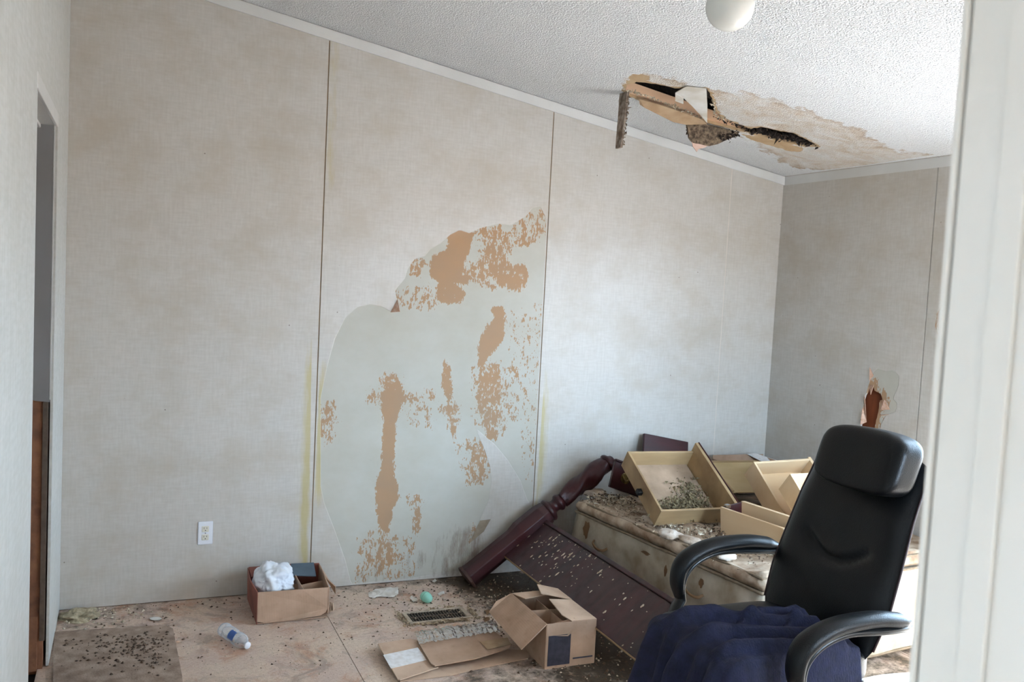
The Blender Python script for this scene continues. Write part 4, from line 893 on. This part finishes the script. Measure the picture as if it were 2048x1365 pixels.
# seat cushion
def pillow(x0, x1, y0, y1, z0, z1, puff, ex=5, n=26):
    bm = bmesh.new(); bmesh.ops.create_cube(bm, size=2); bmesh.ops.subdivide_edges(bm, edges=bm.edges, cuts=n, use_grid_fill=True)
    for v in bm.verts:
        c = np.array(v.co); nrm = (np.abs(c)**ex).sum()**(1/ex); c = c/nrm*np.abs(c).max() if False else c/((np.abs(c)**ex).sum()**(1/ex))
        z = c[2]*(z1-z0)/2+(z0+z1)/2
        if c[2] > 0: z += puff*(1-c[0]**2)*(1-c[1]**2)
        v.co = Vector((c[0]*(x1-x0)/2+(x0+x1)/2, c[1]*(y1-y0)/2+(y0+y1)/2, z))
    return bm
cpart('seat', pillow(-.29, .27, -.265, .265, .385, .50, .02, 6), 'leather')
# backrest: curved slab with side wings and a lumbar crease
def back_front(u_, z):
    t_ = (z-.46)/(1.09-.46); x = .215+.335*(z-.50)
    x -= .030*abs(u_)**2.5*min(1, max(0, (1.06-z)/.15))                                            # wings come forward
    x -= .030*math.exp(-((z-.66)/.10)**2)*(1-u_*u_)                   # lumbar pad
    x -= .018*math.exp(-((z-.90)/.09)**2)*(1-u_*u_)
    zc_ = .775-.055*(1-(u_/.5)**2) if abs(u_) < .5 else .775+(abs(u_)-.5)*.10
    x += .022*math.exp(-((z-zc_)/.014)**2)*max(0, 1-(abs(u_)/.62)**4)      # curved seam
    return x
def back_w(z):
    zs = [.44, .50, .62, .75, .88, .98, 1.05, 1.085, 1.10]; ws = [.235, .268, .284, .276, .264, .254, .25, .24, .20]; return float(np.interp(z, zs, ws))
bm = bmesh.new(); NU, NV = 36, 56; Fv, Bv = [], []
for j in range(NV+1):
    z = .44+(1.10-.44)*j/NV; w_ = back_w(z); e = min(1, j/3, (NV-j)/3)
    rowf, rowb = [], []
    for i in range(NU+1):
        u_ = -1+2*i/NU; ed = (1-abs(u_)**8)*(.25+.75*math.sqrt(max(0, e)))
        xf = back_front(u_, z); xb = .215+.335*(z-.5)+.085-.03*u_*u_
        mid = (xf+xb)/2; rowf.append(bm.verts.new((mid+(xf-mid)*ed, u_*w_, z))); rowb.append(bm.verts.new((mid+(xb-mid)*ed, u_*w_, z)))
    Fv.append(rowf); Bv.append(rowb)
for j in range(NV):
    for i in range(NU):
        bm.faces.new((Fv[j][i], Fv[j][i+1], Fv[j+1][i+1], Fv[j+1][i])); bm.faces.new((Bv[j][i], Bv[j+1][i], Bv[j+1][i+1], Bv[j][i+1]))
    bm.faces.new((Fv[j][0], Fv[j+1][0], Bv[j+1][0], Bv[j][0])); bm.faces.new((Fv[j][NU], Bv[j][NU], Bv[j+1][NU], Fv[j+1][NU]))
for i in range(NU):
    bm.faces.new((Fv[0][i], Bv[0][i], Bv[0][i+1], Fv[0][i+1])); bm.faces.new((Fv[NV][i], Fv[NV][i+1], Bv[NV][i+1], Bv[NV][i]))
bk = cpart('backrest', bm, 'leather')
P = [((back_front(s1, z)+.215+.335*(z-.5)+.085-.03)/2, s1*(back_w(z)+.002), z) for s1, z in [(-1, q) for q in np.linspace(.5, 1.08, 30)]]
cpart('edge_piping', sweep(bmesh.new(), P, .004, .004, (1, 0, 0), 8), 'leather_piping', True, bk); cpart('edge_piping', sweep(bmesh.new(), [(a, -b, c) for a, b, c in P], .004, .004, (1, 0, 0), 8), 'leather_piping', True, bk)
# headrest bolster
bm = pillow(-.07, .06, -.19, .19, -.11, .10, 0, 5, 24)
for v in bm.verts:
    v.co.x -= .02*abs(v.co.y/.23)**2*0; y_ = v.co.y/.19; v.co.z += -.014*y_*y_*min(1, max(-.6, v.co.z/.06)); v.co.x += -.012*y_*y_
for v in bm.verts:
    x, z = v.co.x, v.co.z; v.co.x = .362+x+.335*z; v.co.z = 1.085+z-.12*x; v.co.y -= .062
cpart('headrest', bm, 'leather')
# arms
for sgn, ax_, az_ in ((1, .125, .0), (-1, .09, -.045)):
    y_ = .345*sgn
    pad = catmull([(-.225, y_, .50), (-.24, y_, .56), (-.225, y_, .62), (-.17, y_, .66), (-.08, y_, .685), (.05, y_, .69), (.14, y_, .68), (.20, y_*.97, .668)], 8); pad = pad+np.array([ax_, 0, az_])
    n = len(pad); wv = np.interp(np.linspace(0, 1, n), [0, .1, .35, .9, 1], [.026, .034, .042, .038, .022]); hv = np.interp(np.linspace(0, 1, n), [0, .1, .35, .9, 1], [.018, .024, .027, .022, .01])
    pd_ = cpart('arm_pad', sweep(bmesh.new(), pad, wv, hv, (0, 1, 0), 20), 'leather')
    sup = catmull([(.23, y_*.70, .64), (.21, y_*.93, .645), (.10, y_, .652), (-.06, y_, .66), (-.16, y_, .635), (-.215, y_, .585), (-.225, y_, .52), (-.20, y_*.97, .44), (-.13, y_*.9, .395), (-.05, y_*.72, .375)], 8); sup = sup+np.array([ax_, 0, az_*np.clip((1), 0, 1)])*np.clip((sup[:, 2:3]-.37)/.12, 0, 1)
    n = len(sup); cpart('arm_support', sweep(bmesh.new(), sup, np.interp(np.linspace(0, 1, n), [0, .4, .8, 1], [.022, .03, .03, .02]), .014, (0, 1, 0), 14), 'black_plastic')
cpart('seat_pan', bx(bmesh.new(), -.24, .25, -.23, .23, .355, .39, .012, 2), 'black_plastic', False)
cpart('back_spine', bx(bmesh.new(), .245, .30, -.09, .09, .34, .62, .012, 2), 'black_plastic', False)
cpart('tilt_mechanism', bx(bmesh.new(), -.10, .27, -.07, .07, .30, .356, .01, 2), 'black_plastic', False)
cpart('gas_lift', lathe(bmesh.new(), [(.026, .085), (.026, .22), (.022, .222), (.014, .225), (.014, .305)], 24), 'chrome')
cpart('hub', lathe(bmesh.new(), [(.03, .06), (.05, .065), (.05, .11), (.034, .12)], 24), 'black_plastic')
for k in range(5):
    a = k*2*math.pi/5+.35; ca_, sa = math.cos(a), math.sin(a)
    lg = cpart('base_leg', sweep(bmesh.new(), [(ca_*d, sa*d, h) for d, h in ((.03, .095), (.12, .09), (.22, .08), (.31, .07))], [.028, .026, .022, .018], [.02, .018, .015, .013], (-sa, ca_, 0), 12), 'black_plastic')
    cst = cpart('caster', lathe(bmesh.new(), [(.004, -.026), (.026, -.024), (.028, -.018), (.028, -.004), (.02, -.003), (.02, .003), (.028, .004), (.028, .018), (.026, .024), (.004, .026)], 20, (-sa, ca_, 0), (ca_*.31, sa*.31, .028)), 'black_plastic', True, lg)

# ---- navy blanket on the seat
bm = bmesh.new(); NA, NB = 130, 120; G = []
def ridge(x, y, pts, h, w_):
    d = 9.
    for (x1, y1), (x2, y2) in zip(pts, pts[1:]):
        ex, ey = x2-x1, y2-y1; t_ = min(1, max(0, ((x-x1)*ex+(y-y1)*ey)/(ex*ex+ey*ey))); d = min(d, math.hypot(x-x1-t_*ex, y-y1-t_*ey))
    return h*math.exp(-(d/w_)**2)
RIDGES = [([(.19, .0), (.09, -.01), (.0, .02)], .035, .035), ([(.205, -.01), (.20, -.01)], .06, .045), ([(.14, -.10), (-.03, -.04), (-.16, .05), (-.32, .10)], .032, .028),
          ([(.21, -.2), (-.04, -.17), (-.2, -.08), (-.34, -.04)], .036, .030), ([(-.1, .04), (-.3, .12)], .014, .02), ([(.1, -.25), (-.08, -.24), (-.32, -.16)], .034, .026), ([(-.02, .0), (-.14, -.05)], .02, .02), ([(.15, -.03), (.05, -.09), (-.02, -.13)], .02, .016)]
HANG = [(.14, .030, .035, .10), (.06, .022, .028, -.05), (-.03, .034, .035, .12), (-.12, .026, .028, .02), (-.2, .03, .03, .10)]
for i in range(NA+1):
    for j in range(NB+1):
        b = j/NB; LH = .10+.46*max(0, 1-b/.80)**.55; a = (LH+.47)*i/NA
        h = LH-a                                               # > 0 hanging, < 0 lying on the seat
        if h > .05: q = h-.05; x, z = -.318-.10*min(1, q/.4)**1.2, .465-q*.95
        elif h > -.05: q = (.05-h)/.10; x, z = -.318+.07*q*q, .465+.046*math.sin(q*math.pi/2)
        else: x, z = -.248+(-h-.05), .511
        far = float(np.interp(x, [-.42, -.3, -.17, -.06, .05, .2], [.20, .18, .10, .05, .03, .03])); wd = far+.30
        y = far-b*wd; dz = 0
        over = max(0, b-.88)/.12; dz -= .10*over**1.4; y += .02*over
        edge = min(1, b/.04, i/4, (NA-i)/5); n_ = .003*mn.noise(Vector((x*30, y*30, z*30)))+.006*mn.noise(Vector((x*11, y*11, z*11+4)))
        lie = max(0, min(1, (-h+.03)/.08)); up = sum(ridge(x, y, p, hh*1.25, ww*.8) for p, hh, ww in RIDGES)
        outw = sum(1.3*hh*math.exp(-((y-y0-sl*h)/(ww*.75))**2) for y0, hh, ww, sl in HANG)*min(1, max(0, h+.05)/.15)
        y -= .05*max(0, h)*(1-2*b)*-.5
        G.append(bm.verts.new((x-outw-abs(n_)*(1-lie), y-over*outw, z+dz+(up+n_+.006)*lie*(.3+.7*edge))))
for i in range(NA):
    for j in range(NB): bm.faces.new((G[i*(NB+1)+j], G[(i+1)*(NB+1)+j], G[(i+1)*(NB+1)+j+1], G[i*(NB+1)+j+1]))
bl = tag(obj('blanket', bm, 'blanket', None, True), 'rumpled navy blue blanket draped over the seat of the office chair', 'blanket'); bl.location = tuple(ch0)
m = bl.modifiers.new('thickness', 'SOLIDIFY'); m.thickness = .008; m.offset = 1
